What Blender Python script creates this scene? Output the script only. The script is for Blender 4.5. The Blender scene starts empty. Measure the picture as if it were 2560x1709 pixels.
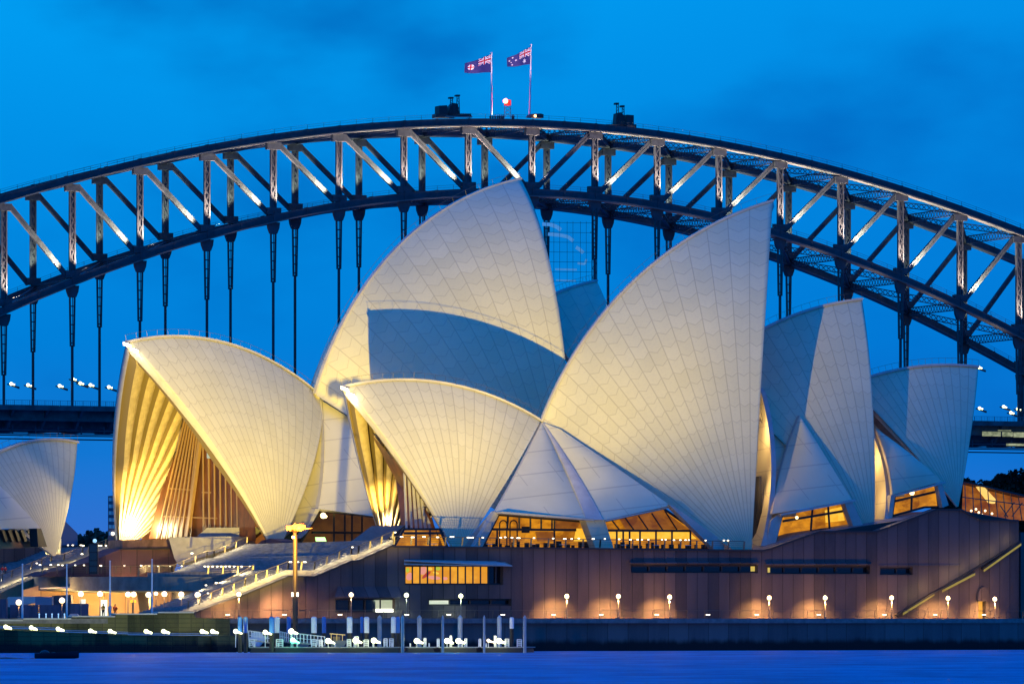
import bpy, math, random
from mathutils import Vector as V
R=math.radians
random.seed(7)
sc=bpy.context.scene
# ------------------------------------------------------------------ camera
F=13500.0; HY=1552.0; H=3.8          # focal length in photo pixels, horizon row, eye height
cam=bpy.data.cameras.new('camera'); co=bpy.data.objects.new('camera',cam); sc.collection.objects.link(co)
co.location=(0,0,H); co.rotation_euler=(R(90),0,0)
cam.sensor_width=36; cam.lens=36*F/2560; cam.shift_y=(HY-854.5)/2560
cam.clip_start=1; cam.clip_end=40000; sc.camera=co
sc.render.resolution_x=1024; sc.render.resolution_y=683
sc.view_settings.view_transform='Standard'; sc.view_settings.look='None'
sc.view_settings.exposure=0; sc.view_settings.gamma=1
# ------------------------------------------------------------------ node helper
class NT:
    def __init__(s,tree): s.t=tree; s.n=tree.nodes; s.l=tree.links
    def new(s,typ,**k):
        n=s.n.new(typ)
        for a,b in k.items(): setattr(n,a,b)
        return n
    def link(s,a,b): s.l.new(a,b)
    def val(s,sock,v):
        if isinstance(v,(int,float)): sock.default_value=v
        elif isinstance(v,(tuple,list)):
            sock.default_value=v
        else: s.l.new(v,sock)
    def m(s,op,a,b=0.0,c=None,clamp=False):
        n=s.n.new('ShaderNodeMath'); n.operation=op; n.use_clamp=clamp
        s.val(n.inputs[0],a); s.val(n.inputs[1],b)
        if c is not None: s.val(n.inputs[2],c)
        return n.outputs[0]
    def mix(s,f,a,b):
        n=s.n.new('ShaderNodeMix'); n.data_type='RGBA'
        s.val(n.inputs[0],f)
        for k,v in ((6,a),(7,b)):
            s.val(n.inputs[k],tuple(v)+(1,) if isinstance(v,tuple) and len(v)==3 else v)
        return n.outputs[2]
    def ss(s,x,a,b):     # smooth ramp 0..1
        n=s.n.new('ShaderNodeMapRange'); n.interpolation_type='SMOOTHSTEP'
        s.val(n.inputs[0],x); n.inputs[1].default_value=a; n.inputs[2].default_value=b
        return n.outputs[0]
    def noise(s,vec,scale,detail=3,rough=.55):
        n=s.n.new('ShaderNodeTexNoise'); n.inputs['Scale'].default_value=scale
        n.inputs['Detail'].default_value=detail; n.inputs['Roughness'].default_value=rough
        if vec is not None: s.l.new(vec,n.inputs['Vector'])
        return n.outputs[0]
    def scale(s,vec,x,y,z):
        n=s.n.new('ShaderNodeMapping'); s.l.new(vec,n.inputs[0]); n.inputs[3].default_value=(x,y,z); return n.outputs[0]
# ------------------------------------------------------------------ dusk sky
w=bpy.data.worlds.new('World'); sc.world=w; w.use_nodes=True
t=NT(w.node_tree); t.n.clear()
out=t.new('ShaderNodeOutputWorld'); bg=t.new('ShaderNodeBackground'); bg2=t.new('ShaderNodeBackground'); add=t.new('ShaderNodeAddShader')
sky=t.new('ShaderNodeTexSky'); sky.sky_type='NISHITA'; sky.sun_disc=False; sky.sun_elevation=R(-4); sky.sun_rotation=R(75); sky.ozone_density=4
bg2.inputs[1].default_value=.05; t.link(sky.outputs[0],bg2.inputs[0])
tc=t.new('ShaderNodeTexCoord'); sep=t.new('ShaderNodeSeparateXYZ'); t.link(tc.outputs['Generated'],sep.inputs[0])
z=sep.outputs[2]
ramp=t.new('ShaderNodeValToRGB'); cr=ramp.color_ramp
stops=[(0,(.060,.190,.66)),(.12,(.035,.165,.64)),(.27,(.006,.185,.66)),(.45,(.0,.215,.70)),(.75,(.0,.275,.79)),(1,(.0,.34,.89))]
cr.elements[0].position=0; cr.elements[0].color=stops[0][1]+(1,)
cr.elements[1].position=1; cr.elements[1].color=stops[-1][1]+(1,)
for p,c in stops[1:-1]:
    e=cr.elements.new(p); e.color=c+(1,)
t.link(t.m('DIVIDE',z,.115,clamp=True),ramp.inputs[0])
mp=t.scale(tc.outputs['Generated'],11,11,22)
cl=t.noise(mp,1.3,2,.45)
cl2=t.noise(mp,4.5,3,.5); clouds=t.ss(t.m('ADD',t.m('MULTIPLY',cl,.78),t.m('MULTIPLY',cl2,.22)),.43,.70)
side=t.ss(sep.outputs[0],-.06,.12)          # deeper blue towards the right
c1=t.mix(t.m('MULTIPLY',clouds,.85),ramp.outputs[0],(.0,.12,.48))
c2=t.mix(t.m('MULTIPLY',side,.35),c1,(.0,.14,.62))
high=t.ss(z,.12,.75)
c3=t.mix(high,c2,(.0,.18,1.12))
t.link(c3,bg.inputs[0]); bg.inputs[1].default_value=1.0
t.link(bg.outputs[0],add.inputs[0]); t.link(bg2.outputs[0],add.inputs[1]); t.link(add.outputs[0],out.inputs[0])
# ------------------------------------------------------------------ projection helpers
def at(px,py,Y): return V(((px-1280)/F*Y, Y, H-(py-HY)/F*Y))
class Axis:
    """vertical plane; w = metres towards the camera, s = metres along"""
    def __init__(s,x,y,deg):
        a=R(deg); s.p=V((x,y,0)); s.d=V((math.cos(a),math.sin(a),0)); s.n=V((math.sin(a),-math.cos(a),0))
    def at(s,px,py,w=0):
        r=V(((px-1280)/F,1,-(py-HY)/F)); c=V((0,0,H)); q=s.p+s.n*w
        return c+r*((q-c).dot(s.n)/r.dot(s.n))
    def mir(s,P): return P-2*(P-s.p).dot(s.n)*s.n
    def pt(s,a,w,z): return s.p+s.d*a+s.n*w+V((0,0,z))
    def sz(s,P): return (P-s.p).dot(s.d),P.z
T=Axis(24.7,745.6,21); CM=Axis(-33.6,767,38); CS=Axis(-33.6,767,47); W=Axis(0,705,28)
# ------------------------------------------------------------------ lights
def lamp(name,kind,loc,power,color,aim=None,size=1.0,spread=60,blend=1.0,parent=None):
    l=bpy.data.lights.new(name,kind); l.energy=power; l.color=color
    if kind in('POINT','SPOT'): l.shadow_soft_size=size
    if kind=='SPOT': l.spot_size=R(spread); l.spot_blend=blend
    o=bpy.data.objects.new(name,l); sc.collection.objects.link(o); o.location=loc
    if aim is not None: o.rotation_euler=(V(aim)-V(loc)).to_track_quat('-Z','Y').to_euler()
    if parent is not None: o.parent=parent; o.matrix_parent_inverse=parent.matrix_world.inverted()
    return o
WARM=(1.0,.72,.11)
FL=V((-29,603,1.5))
for tgt,pw,sp in (((-40,751,32.5),2800000,19.5),((-12,775,48),560000,20),((-8,772,62),120000,14),((8,735,37),680000,19),((30,748,53),520000,22),((-12,724,32),1200000,17),((43,752,40),330000,15),((60,755,37),6000,13),((5,732,30),460000,12)):
    lamp('floodlight_or_added_fill','SPOT',FL,pw*.78,WARM,tgt,.25,sp,1.0)
lamp('floodlight_or_added_fill','SPOT',(-36.5,603,1.5),420000,WARM,(-25,775,29),.25,10,1.0)  # added fill spot for the concert hall side shell, no fixture
lamp('floodlight_or_added_fill','SPOT',(-95,640,5),230000,WARM,(-85,775,37),.3,15,1.0)
# ------------------------------------------------------------------ materials
MATS={}
def mat(name,col,rough=.7,metal=0,emit=None,es=0,spec=.5,noise=None,bump=0,nscale=1.0,amt=.25):
    if name in MATS: return MATS[name]
    m=bpy.data.materials.new(name); m.use_nodes=True; t=NT(m.node_tree); b=t.n['Principled BSDF']
    b.inputs['Roughness'].default_value=rough; b.inputs['Metallic'].default_value=metal
    b.inputs['Specular IOR Level'].default_value=spec
    b.inputs['Base Color'].default_value=tuple(col)+(1,)
    if noise is not None:
        g=t.new('ShaderNodeNewGeometry'); n=t.noise(t.scale(g.outputs['Position'],*noise),nscale,5,.6)
        t.link(t.mix(t.ss(n,.3,.7),tuple(c*(1-amt) for c in col),tuple(min(1,c*(1+amt)) for c in col)),b.inputs['Base Color'])
        if bump:
            bp=t.new('ShaderNodeBump'); bp.inputs['Strength'].default_value=bump; t.link(n,bp.inputs['Height']); t.link(bp.outputs[0],b.inputs['Normal'])
    if emit is not None:
        b.inputs['Emission Color'].default_value=tuple(emit)+(1,); b.inputs['Emission Strength'].default_value=es
    MATS[name]=m; return m
def tile_mat():
    m=bpy.data.materials.new('chevron tiles'); m.use_nodes=True; t=NT(m.node_tree); b=t.n['Principled BSDF']
    uv=t.new('ShaderNodeUVMap',uv_map='tile'); uw=t.new('ShaderNodeUVMap',uv_map='wid')
    s1=t.new('ShaderNodeSeparateXYZ'); t.link(uv.outputs[0],s1.inputs[0]); s2=t.new('ShaderNodeSeparateXYZ'); t.link(uw.outputs[0],s2.inputs[0])
    u,d,wd=s1.outputs[0],s1.outputs[1],s2.outputs[0]
    fu=t.m('FRACT',u); a=t.m('MULTIPLY',t.m('ABSOLUTE',t.m('SUBTRACT',fu,.5)),2.0)
    jd=t.m('MULTIPLY',t.m('SUBTRACT',1.0,a),t.m('MULTIPLY',wd,.5))
    joint=t.m('SUBTRACT',1.0,t.ss(jd,.035,.10))
    ph=t.m('DIVIDE',t.m('SUBTRACT',d,t.m('MULTIPLY',a,t.m('MULTIPLY',wd,.36))),2.25)
    fp=t.m('ABSOLUTE',t.m('SUBTRACT',t.m('FRACT',ph),.5))
    chev=t.m('SUBTRACT',1.0,t.ss(t.m('MULTIPLY',fp,2.25),.03,.09))
    fade=t.ss(wd,.5,1.6)
    chev=t.m('MULTIPLY',chev,t.m('ADD',t.m('MULTIPLY',fade,.6),.3))
    line=t.m('MAXIMUM',joint,chev)
    # every tile lid ages a little differently
    cv=t.new('ShaderNodeCombineXYZ'); t.link(t.m('FLOOR',u),cv.inputs[0]); t.link(t.m('FLOOR',t.m('ADD',ph,.5)),cv.inputs[1])
    wn=t.new('ShaderNodeTexWhiteNoise'); wn.noise_dimensions='2D'; t.link(cv.outputs[0],wn.inputs['Vector'])
    g=t.new('ShaderNodeNewGeometry'); n=t.noise(g.outputs['Position'],.18,5,.6); n2=t.noise(g.outputs['Position'],3.5,3,.6)
    base=t.mix(t.m('ADD',t.m('MULTIPLY',wn.outputs[0],.32),t.m('MULTIPLY',n,.68)),(.61,.56,.33),(.74,.69,.45))
    base=t.mix(t.m('MULTIPLY',t.ss(n2,.45,.7),.14),base,(.44,.40,.35))
    col=t.mix(t.m('MULTIPLY',line,.30),base,(.20,.15,.10))
    t.link(col,b.inputs['Base Color']); b.inputs['Roughness'].default_value=.55; b.inputs['Specular IOR Level'].default_value=.25
    bp=t.new('ShaderNodeBump'); bp.inputs['Strength'].default_value=.35; bp.inputs['Distance'].default_value=.05
    t.link(t.m('SUBTRACT',1.0,line),bp.inputs['Height']); t.link(bp.outputs[0],b.inputs['Normal'])
    return m
def panel_mat():
    m=bpy.data.materials.new('side shell tiles'); m.use_nodes=True; t=NT(m.node_tree); b=t.n['Principled BSDF']
    g=t.new('ShaderNodeNewGeometry'); s=t.new('ShaderNodeSeparateXYZ'); t.link(g.outputs['Position'],s.inputs[0])
    p=t.m('DIVIDE',t.m('SUBTRACT',s.outputs[2],t.m('MULTIPLY',s.outputs[0],.12)),3.1)
    l1=t.m('SUBTRACT',1.0,t.ss(t.m('MULTIPLY',t.m('ABSOLUTE',t.m('SUBTRACT',t.m('FRACT',p),.5)),3.1),.04,.12))
    q=t.m('DIVIDE',t.m('ADD',s.outputs[0],t.m('MULTIPLY',s.outputs[2],.75)),5.3)
    l2=t.m('SUBTRACT',1.0,t.ss(t.m('MULTIPLY',t.m('ABSOLUTE',t.m('SUBTRACT',t.m('FRACT',q),.5)),5.3),.04,.10))
    gate=t.m('GREATER_THAN',t.m('FRACT',t.m('MULTIPLY',p,.5)),.5); l2=t.m('MULTIPLY',l2,gate)
    line=t.m('MAXIMUM',l1,l2)
    n=t.noise(g.outputs['Position'],.25,5,.6)
    base=t.mix(n,(.61,.56,.35),(.74,.69,.47))
    t.link(t.mix(t.m('MULTIPLY',line,.3),base,(.2,.17,.14)),b.inputs['Base Color']); b.inputs['Roughness'].default_value=.6; b.inputs['Specular IOR Level'].default_value=.25
    return m
def wall_mat(name,c0,c1,pitch,dark=.45,tide=None,pos=W,course=None):
    """precast granite-faced panels with open vertical joints; tide = height of a dark wet band"""
    m=bpy.data.materials.new(name); m.use_nodes=True; t=NT(m.node_tree); b=t.n['Principled BSDF']
    g=t.new('ShaderNodeNewGeometry'); dt=t.new('ShaderNodeVectorMath',operation='DOT_PRODUCT'); t.link(g.outputs['Position'],dt.inputs[0]); dt.inputs[1].default_value=pos.d
    s=t.new('ShaderNodeSeparateXYZ'); t.link(g.outputs['Position'],s.inputs[0])
    p=t.m('DIVIDE',dt.outputs['Value'],pitch)
    f=t.m('MULTIPLY',t.m('ABSOLUTE',t.m('SUBTRACT',t.m('FRACT',p),.5)),pitch)
    line=t.m('SUBTRACT',1.0,t.ss(f,.03,.09))
    if course:
        cz=t.m('DIVIDE',s.outputs[2],course); lc=t.m('SUBTRACT',1.0,t.ss(t.m('MULTIPLY',t.m('ABSOLUTE',t.m('SUBTRACT',t.m('FRACT',cz),.5)),course),.02,.10)); line=t.m('MAXIMUM',line,t.m('MULTIPLY',lc,.8))
    wn=t.new('ShaderNodeTexWhiteNoise'); wn.noise_dimensions='1D'; t.link(t.m('FLOOR',t.m('ADD',p,.5)),wn.inputs['W'])
    n=t.noise(t.scale(g.outputs['Position'],.9,.9,.16),.6,5,.65); nf=t.noise(g.outputs['Position'],6,4,.7)
    fac=t.m('ADD',t.m('MULTIPLY',wn.outputs[0],.42),t.m('ADD',t.m('MULTIPLY',n,.6),t.m('MULTIPLY',nf,.2)))
    base=t.mix(t.ss(fac,.25,.85),c0,c1)
    if tide:
        tz=t.m('ADD',s.outputs[2],t.m('MULTIPLY',t.m('SUBTRACT',n,.5),1.2))
        base=t.mix(t.m('SUBTRACT',1.0,t.ss(tz,tide*.55,tide*1.15)),base,(.012,.016,.016))
    t.link(t.mix(t.m('MULTIPLY',line,1-dark),base,(.02,.016,.014)),b.inputs['Base Color'])
    b.inputs['Roughness'].default_value=.8; b.inputs['Specular IOR Level'].default_value=.25
    bp=t.new('ShaderNodeBump'); bp.inputs['Strength'].default_value=.5; bp.inputs['Distance'].default_value=.06
    t.link(t.m('SUBTRACT',t.m('MULTIPLY',nf,.4),line),bp.inputs['Height']); t.link(bp.outputs[0],b.inputs['Normal'])
    MATS[name]=m; return m
def lit_mat(name,c0,c1,strength,scale=.5):
    """lamp-lit room seen through glazing: gives off light"""
    m=bpy.data.materials.new(name); m.use_nodes=True; t=NT(m.node_tree); b=t.n['Principled BSDF']
    g=t.new('ShaderNodeNewGeometry'); n=t.noise(t.scale(g.outputs['Position'],1,1,1.7),scale,4,.6)
    vo=t.new('ShaderNodeTexVoronoi'); vo.inputs['Scale'].default_value=scale*.8; vo.distance='CHEBYCHEV'; t.link(g.outputs['Position'],vo.inputs['Vector'])
    vs=t.new('ShaderNodeSeparateXYZ'); t.link(vo.outputs['Color'],vs.inputs[0])
    f=t.m('ADD',t.m('MULTIPLY',t.ss(n,.35,.65),.6),t.m('MULTIPLY',vs.outputs[0],.4))
    c=t.mix(f,c0,c1)
    b.inputs['Base Color'].default_value=(.05,.03,.01,1)
    t.link(c,b.inputs['Emission Color']); b.inputs['Emission Strength'].default_value=strength
    MATS[name]=m; return m
TILE=tile_mat(); PANEL=panel_mat()
GRAN=wall_mat('pink granite panels',(.055,.048,.048),(.125,.100,.092),1.65)
SEA=wall_mat('sea wall concrete',(.085,.083,.08),(.15,.142,.13),3.0,.6,tide=1.5)
MOSS=wall_mat('mossy stone wall',(.025,.032,.014),(.16,.14,.05),1.7,.6,tide=1.3,course=.55)
CONC=mat('rib concrete',(.42,.34,.19),.75,noise=(1,1,1),nscale=1.2,amt=.15)
CREAM=mat('cream edge tiles',(.50,.47,.40),.6,noise=(1,1,1),nscale=.6,amt=.1)
COP=mat('dark bronze coping',(.03,.026,.024),.5)
STEEL=mat('painted bridge steel',(.035,.037,.042),.55,noise=(1,1,1),nscale=.5,amt=.3)
STEELD=mat('grey bridge steel',(.05,.052,.055),.6,noise=(1,1,1),nscale=.8,amt=.3)
RAIL=mat('rail bronze',(.16,.13,.09),.4,.6)
DARK=mat('dark metal',(.02,.02,.022),.5)
STONE=mat('paving stone',(.19,.17,.15),.8,noise=(1,1,1),nscale=1.5,amt=.25)
STEP=mat('granite steps',(.20,.20,.20),.8,noise=(1,1,6),nscale=.8,amt=.3)
GLASSD=mat('dark window glass',(.012,.014,.018),.12,spec=.6)
WHITE=mat('white paint',(.75,.75,.73),.5)
BLUEP=mat('blue pile sleeve',(.02,.16,.50),.45)
TIMB=mat('wet timber pile',(.035,.03,.022),.7,noise=(1,1,.2),nscale=3,amt=.5)
POLE=mat('pole metal',(.2,.18,.15),.5,.3)
GLOBE=mat('lit globe',(1,1,1),.5,emit=(1,.74,.34),es=3.2)
GLOBEW=mat('lit white lamp',(1,1,1),.5,emit=(1,1,.42),es=3.4)
GLOBEG=mat('lit green lamp',(1,1,1),.5,emit=(.12,1,.35),es=3)
STRIP=mat('rail strip light',(1,1,1),.5,emit=(1,.86,.55),es=5)
# ------------------------------------------------------------------ mesh helpers
class MB:
    def __init__(s): s.v=[]; s.f=[]; s.mi=[]; s.uv=None
    def poly(s,pts,mi=0):
        k=len(s.v); s.v+=[V(p) for p in pts]; s.f.append(list(range(k,k+len(pts)))); s.mi.append(mi)
    def prism(s,pts,off,mi=0):
        """polygon pts swept by vector off"""
        k=len(s.v); n=len(pts); s.v+=[V(p) for p in pts]+[V(p)+V(off) for p in pts]
        s.f.append(list(range(k,k+n))); s.f.append(list(range(k+2*n-1,k+n-1,-1)))
        for i in range(n): j=(i+1)%n; s.f.append([k+i,k+n+i,k+n+j,k+j])
        s.mi+= [mi]*(n+2)
    def box(s,c,x,y,z,mi=0):
        """centre and three half-axis vectors"""
        c,x,y,z=V(c),V(x),V(y),V(z); s.prism([c-x-y-z,c+x-y-z,c+x+y-z,c-x+y-z],z*2,mi)
    def bx(s,x0,x1,y0,y1,z0,z1,mi=0): s.prism([(x0,y0,z0),(x1,y0,z0),(x1,y1,z0),(x0,y1,z0)],(0,0,z1-z0),mi)
    def beam(s,a,b,wd,ht,up=(0,0,1),mi=0):
        a,b=V(a),V(b); d=(b-a); 
        if d.length<1e-6: return
        d.normalize(); u=V(up); sd=d.cross(u)
        if sd.length<1e-4: sd=d.cross(V((1,0,0)))
        sd.normalize(); u=sd.cross(d).normalized()
        x=sd*wd/2; y=u*ht/2
        s.prism([a-x-y,a+x-y,a+x+y,a-x+y],b-a,mi)
    def tube(s,pts,rs,n=10,mi=0,caps=True):
        pts=[V(p) for p in pts]; k=len(s.v)
        if not isinstance(rs,(list,tuple)): rs=[rs]*len(pts)
        for i,p in enumerate(pts):
            d=(pts[min(i+1,len(pts)-1)]-pts[max(i-1,0)]).normalized()
            sd=d.cross(V((0,1,0)) if abs(d.y)<.9 else V((1,0,0))).normalized(); u=sd.cross(d)
            for j in range(n):
                a=2*math.pi*j/n; s.v.append(p+(sd*math.cos(a)+u*math.sin(a))*rs[i])
        for i in range(len(pts)-1):
            for j in range(n): q=(j+1)%n; s.f.append([k+i*n+j,k+i*n+q,k+(i+1)*n+q,k+(i+1)*n+j]); s.mi.append(mi)
        if caps:
            s.f.append([k+j for j in range(n)][::-1]); s.f.append([k+(len(pts)-1)*n+j for j in range(n)]); s.mi+=[mi,mi]
    def ball(s,c,r,nu=12,nv=8,mi=0,sq=1):
        c=V(c); pts=[]; rs=[]
        for i in range(nv+1):
            a=math.pi*i/nv; pts.append(c+V((0,0,-math.cos(a)*r*sq))); rs.append(max(math.sin(a)*r,.001))
        s.tube(pts,rs,nu,mi)
    def grid(s,rows,mi=0,close=False):
        k=len(s.v); m=len(rows[0])
        for r in rows: s.v+=[V(p) for p in r]
        for i in range(len(rows)-1):
            for j in range(m-1): s.f.append([k+i*m+j,k+i*m+j+1,k+(i+1)*m+j+1,k+(i+1)*m+j]); s.mi.append(mi)
    def build(s,name,m,parent=None,smooth=False,origin=None):
        me=bpy.data.meshes.new(name)
        o0=V((0,0,0))
        if parent is not None: o0=V(parent_world(parent))
        elif origin is not None: o0=V(origin)
        me.from_pydata([tuple(p-o0) for p in s.v],[],s.f)
        for mm in (m if isinstance(m,(list,tuple)) else [m]): me.materials.append(mm)
        for p,i in zip(me.polygons,s.mi): p.material_index=i; p.use_smooth=smooth
        o=bpy.data.objects.new(name,me); sc.collection.objects.link(o)
        if parent is not None: o.parent=parent
        else: o.location=o0
        return o
def parent_world(p):
    l=V(p.location)
    while p.parent is not None: p=p.parent; l+=V(p.location)
    return l
def tag(o,label=None,cat=None,group=None,kind=None):
    if label: o['label']=label
    if cat: o['category']=cat
    if group: o['group']=group
    if kind: o['kind']=kind
    return o
def thing(name,loc,label,cat,group=None):
    o=bpy.data.objects.new(name,None); sc.collection.objects.link(o); o.location=loc; o.empty_display_size=.5
    return tag(o,label,cat,group)
def copy_tree(o,parent=None):
    c=o.copy(); sc.collection.objects.link(c); c.parent=parent
    for ch in list(o.children): copy_tree(ch,c)
    return c
# ------------------------------------------------------------------ water, ground
def water_mat():
    m=bpy.data.materials.new('harbour water'); m.use_nodes=True; t=NT(m.node_tree); b=t.n['Principled BSDF']
    b.inputs['Base Color'].default_value=(.0,.26,.50,1); b.inputs['Roughness'].default_value=.5; b.inputs['Specular IOR Level'].default_value=.04; b.inputs['IOR'].default_value=1.33
    g=t.new('ShaderNodeNewGeometry')
    n1=t.noise(t.scale(g.outputs['Position'],.05,.16,.1),1,5,.65); n2=t.noise(t.scale(g.outputs['Position'],.5,.9,1),1,4,.6)
    st=t.noise(t.scale(g.outputs['Position'],.09,.045,1),1,6,.75); t.link(t.mix(t.ss(st,.32,.68),(.0,.17,.28),(.0,.37,.55)),b.inputs['Base Color']); bp=t.new('ShaderNodeBump'); bp.inputs['Strength'].default_value=.9; bp.inputs['Distance'].default_value=.5
    t.link(t.m('ADD',t.m('MULTIPLY',n1,2.5),t.m('MULTIPLY',n2,.5)),bp.inputs['Height']); t.link(bp.outputs[0],b.inputs['Normal'])
    return m
m=MB(); m.grid([[(x,y,0) for x in (-9000,-400,0,400,9000)] for y in (-300,300,600,690,1500,14000)])
tag(m.build('water',water_mat()),kind='structure')
FOL=mat('dark foliage',(.035,.06,.03),.9,noise=(1,1,1),nscale=.1,amt=.5)
# far north shore
m=MB(); rows=[]
prof=[]
for i in range(61):
    x=-420+i*14; 
    prof.append((x,16+7*math.sin(i*.31)+4*math.sin(i*.83+1)+ (22 if x>150 else 0)*min(1,(x-150)/60 if x>150 else 0)))
m.grid([[(x,2350,-1) for x,h in prof],[(x,2362,h*.8) for x,h in prof],[(x,2440,h) for x,h in prof],[(x,2600,-1) for x,h in prof]])
tag(m.build('hills',mat('hill ground',(.04,.05,.035),.9),smooth=True),kind='structure')
for X0,X1,Yc_,hh_ in ((95,420,1500,35),(-330,-118,1900,27)):
    prof=[(X0+(X1-X0)*i/30, hh_*min(1,i/3,(30-i)/3)*(.9+.12*math.sin(i*.7)+.06*math.sin(i*1.9))) for i in range(31)]
    m=MB(); m.grid([[(x,Yc_-40,-1) for x,h in prof],[(x,Yc_-12,h*.8) for x,h in prof],[(x,Yc_+25,h) for x,h in prof],[(x,Yc_+110,-1) for x,h in prof]])
    tag(m.build('headland',mat('hill ground',(.04,.05,.035),.9),smooth=True),kind='structure')
def leaves(m,c,rx,rz,n,size):
    for k in range(n):
        a=random.random()*6.283; b=math.acos(random.uniform(-1,1)); r=random.random()**.4
        p=V(c)+V((math.cos(a)*math.sin(b)*rx*r,math.sin(a)*math.sin(b)*rx*.6*r,math.cos(b)*rz*r))
        q=V((random.gauss(0,1),random.gauss(0,1),random.gauss(0,1))).normalized(); u=q.orthogonal().normalized()*size*random.uniform(.5,1.2); v=q.cross(u)*random.uniform(.6,1)
        m.poly([p-u-v*.4,p+u*.3-v,p+u,p+v])
m=MB()
for px0,px1,yt in ((186,215,1335),(210,235,1325),(225,262,1322),(250,300,1326),(180,205,1348),(280,320,1335),(0,30,1380),(-60,10,1345),(-160,-50,1335),(-300,-140,1340),(30,110,1352),(100,190,1350)):
    c=at((px0+px1)/2,yt+28,1900); rx=(px1-px0)/F*1900*.6
    leaves(m,c,rx,28/F*1900,500,.8); leaves(m,c-V((0,0,4)),rx*1.1,4,300,1.0)
for px0,px1,yt in ((2350,2400,1200),(2385,2440,1196),(2425,2500,1200),(2480,2530,1185),(2505,2600,1172),(2330,2370,1215),(2540,2620,1180),(2610,2700,1190),(2690,2790,1178),(2780,2900,1188),(2890,3020,1180),(3010,3140,1192),(3130,3300,1186)):
    c=at((px0+px1)/2,yt+40,1500); rx=(px1-px0)/F*1500*.62
    leaves(m,c,rx,42/F*1500,900,.75); leaves(m,c-V((0,0,7)),rx*1.2,6,700,.9)
tag(m.build('far_woods',FOL),'dark bushy trees along the far shore behind the roofs','woods',kind='stuff')
# ------------------------------------------------------------------ arch bridge
TH=R(23.32); BD=V((math.cos(TH),math.sin(TH),0)); BN=V((-math.sin(TH),math.cos(TH),0)); B0=V((5.14,1404.6,0)); PAN=503/28; WT=31.3
def bp_(s,o,z): return B0+BD*s+BN*o+V((0,0,z))
def fit_even(pts):   # z = a + b s^2 + c s^4 least squares
    import numpy as np
    s=np.array([p[0] for p in pts])/100; zz=np.array([p[1] for p in pts])
    return np.linalg.lstsq(np.stack([s**0,s**2,s**4],1),zz,rcond=None)[0]
def pick(d):
    r=[]
    for i,y in d.items():
        s=i*PAN; Y=bp_(s,0,0).y; r.append((s,H+(HY-y)/F*Y))
    return fit_even(r)
ct=pick({-8:478,-7:431,-6:386,-5:351,-4:331,-3:312,-2:302,-1:297,0:298,1:311,2:328,3:355,4:388,5:431,6:474,7:524,8:578})
cb=pick({-8:772,-7:702,-6:642,-5:592,-4:550,-3:520,-2:498,-1:486,0:481,1:487,2:511,3:543,4:584,5:639,6:692,7:764,8:841})
def zt(s): s/=100; return float(ct[0]+ct[1]*s**2+ct[2]*s**4)
def zb(s): s/=100; return float(cb[0]+cb[1]*s**2+cb[2]*s**4)
bridge=thing('arch_bridge',bp_(0,15,55),'large dark steel arch bridge with lit posts spanning behind the white shells','bridge')
NN=14
print('ends',zt(14*PAN),zb(14*PAN),zt(10*PAN),zb(10*PAN))
FLANGE=mat('lit chord flange',(.10,.095,.085),.6)
for o in (0,WT):
    for top in (1,0):
        m=MB(); zf=zt if top else zb; n=NN*8
        ss=[(-NN+i*2*NN/n)*PAN for i in range(n+1)]
        hh=2.1
        for part in range(2):
            # box girder: two side plates, top and bottom flange standing proud
            sec=[(-.95,0),(.95,0),(.95,-hh+.35),(-.95,-hh+.35)] if part==0 else [(-1.3,-hh+.35),(1.3,-hh+.35),(1.3,-hh),(-1.3,-hh)]
            rows=[[bp_(s_,o+a,zf(s_)+b+(0 if top else hh/2)) for s_ in ss] for a,b in sec+[sec[0]]]
            m.grid(rows,mi=part)
        for i in range(-NN*2,NN*2+1):      # stiffener joints
            s_=i*PAN/2; m.box(bp_(s_,o,zf(s_)-hh/2+.1+(0 if top else hh/2)),BD*.25,BN*1.05,V((0,0,hh/2-.02)))
        m.build('top_chord' if top else 'bottom_chord',[STEEL,FLANGE],bridge)
        m=MB()
        for i in range(-NN*4,NN*4):
            s0,s1=i*PAN/4,(i+1)*PAN/4; zo=.0 if top else hh/2
            for h in (.55,1.1): m.beam(bp_(s0,o-.9,zf(s0)+h+zo),bp_(s1,o-.9,zf(s1)+h+zo),.06,.06)
            m.beam(bp_(s0,o-.9,zf(s0)+zo),bp_(s0,o-.9,zf(s0)+1.15+zo),.07,.07,up=BD)
        m.build('handrail',STEELD,bridge)
def lattice(m,a,b,wd,dp,side,fl=.38,pitch=1.25):
    """laced member: four angles along the edges, a recessed web, zigzag lacing on both faces"""
    a,b=V(a),V(b); d=(b-a).normalized(); L=(b-a).length; x=V(side); x=(x-x.dot(d)*d).normalized(); y=d.cross(x).normalized()
    for sx in (-1,1):
        m.beam(a+x*sx*(wd/2-fl/2),b+x*sx*(wd/2-fl/2),fl,dp,up=y) if False else m.box((a+b)/2+x*sx*(wd/2-fl/2),x*fl/2,y*dp/2,d*L/2)
    m.box((a+b)/2,x*(wd/2-fl-.01),y*(dp/2-.28),d*L/2)
    n=max(2,int(L/pitch))
    for k in range(n):
        p=a+d*L*k/n; q=a+d*L*(k+1)/n; s0=1 if k%2 else -1
        for f in (-1,1):
            c0=p+x*s0*(wd/2-fl)+y*f*(dp/2-.14); c1=q-x*s0*(wd/2-fl)+y*f*(dp/2-.14)
            dd=(c1-c0); m.box((c0+c1)/2,dd*.5,y*.06,dd.cross(y).normalized()*.13)
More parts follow.
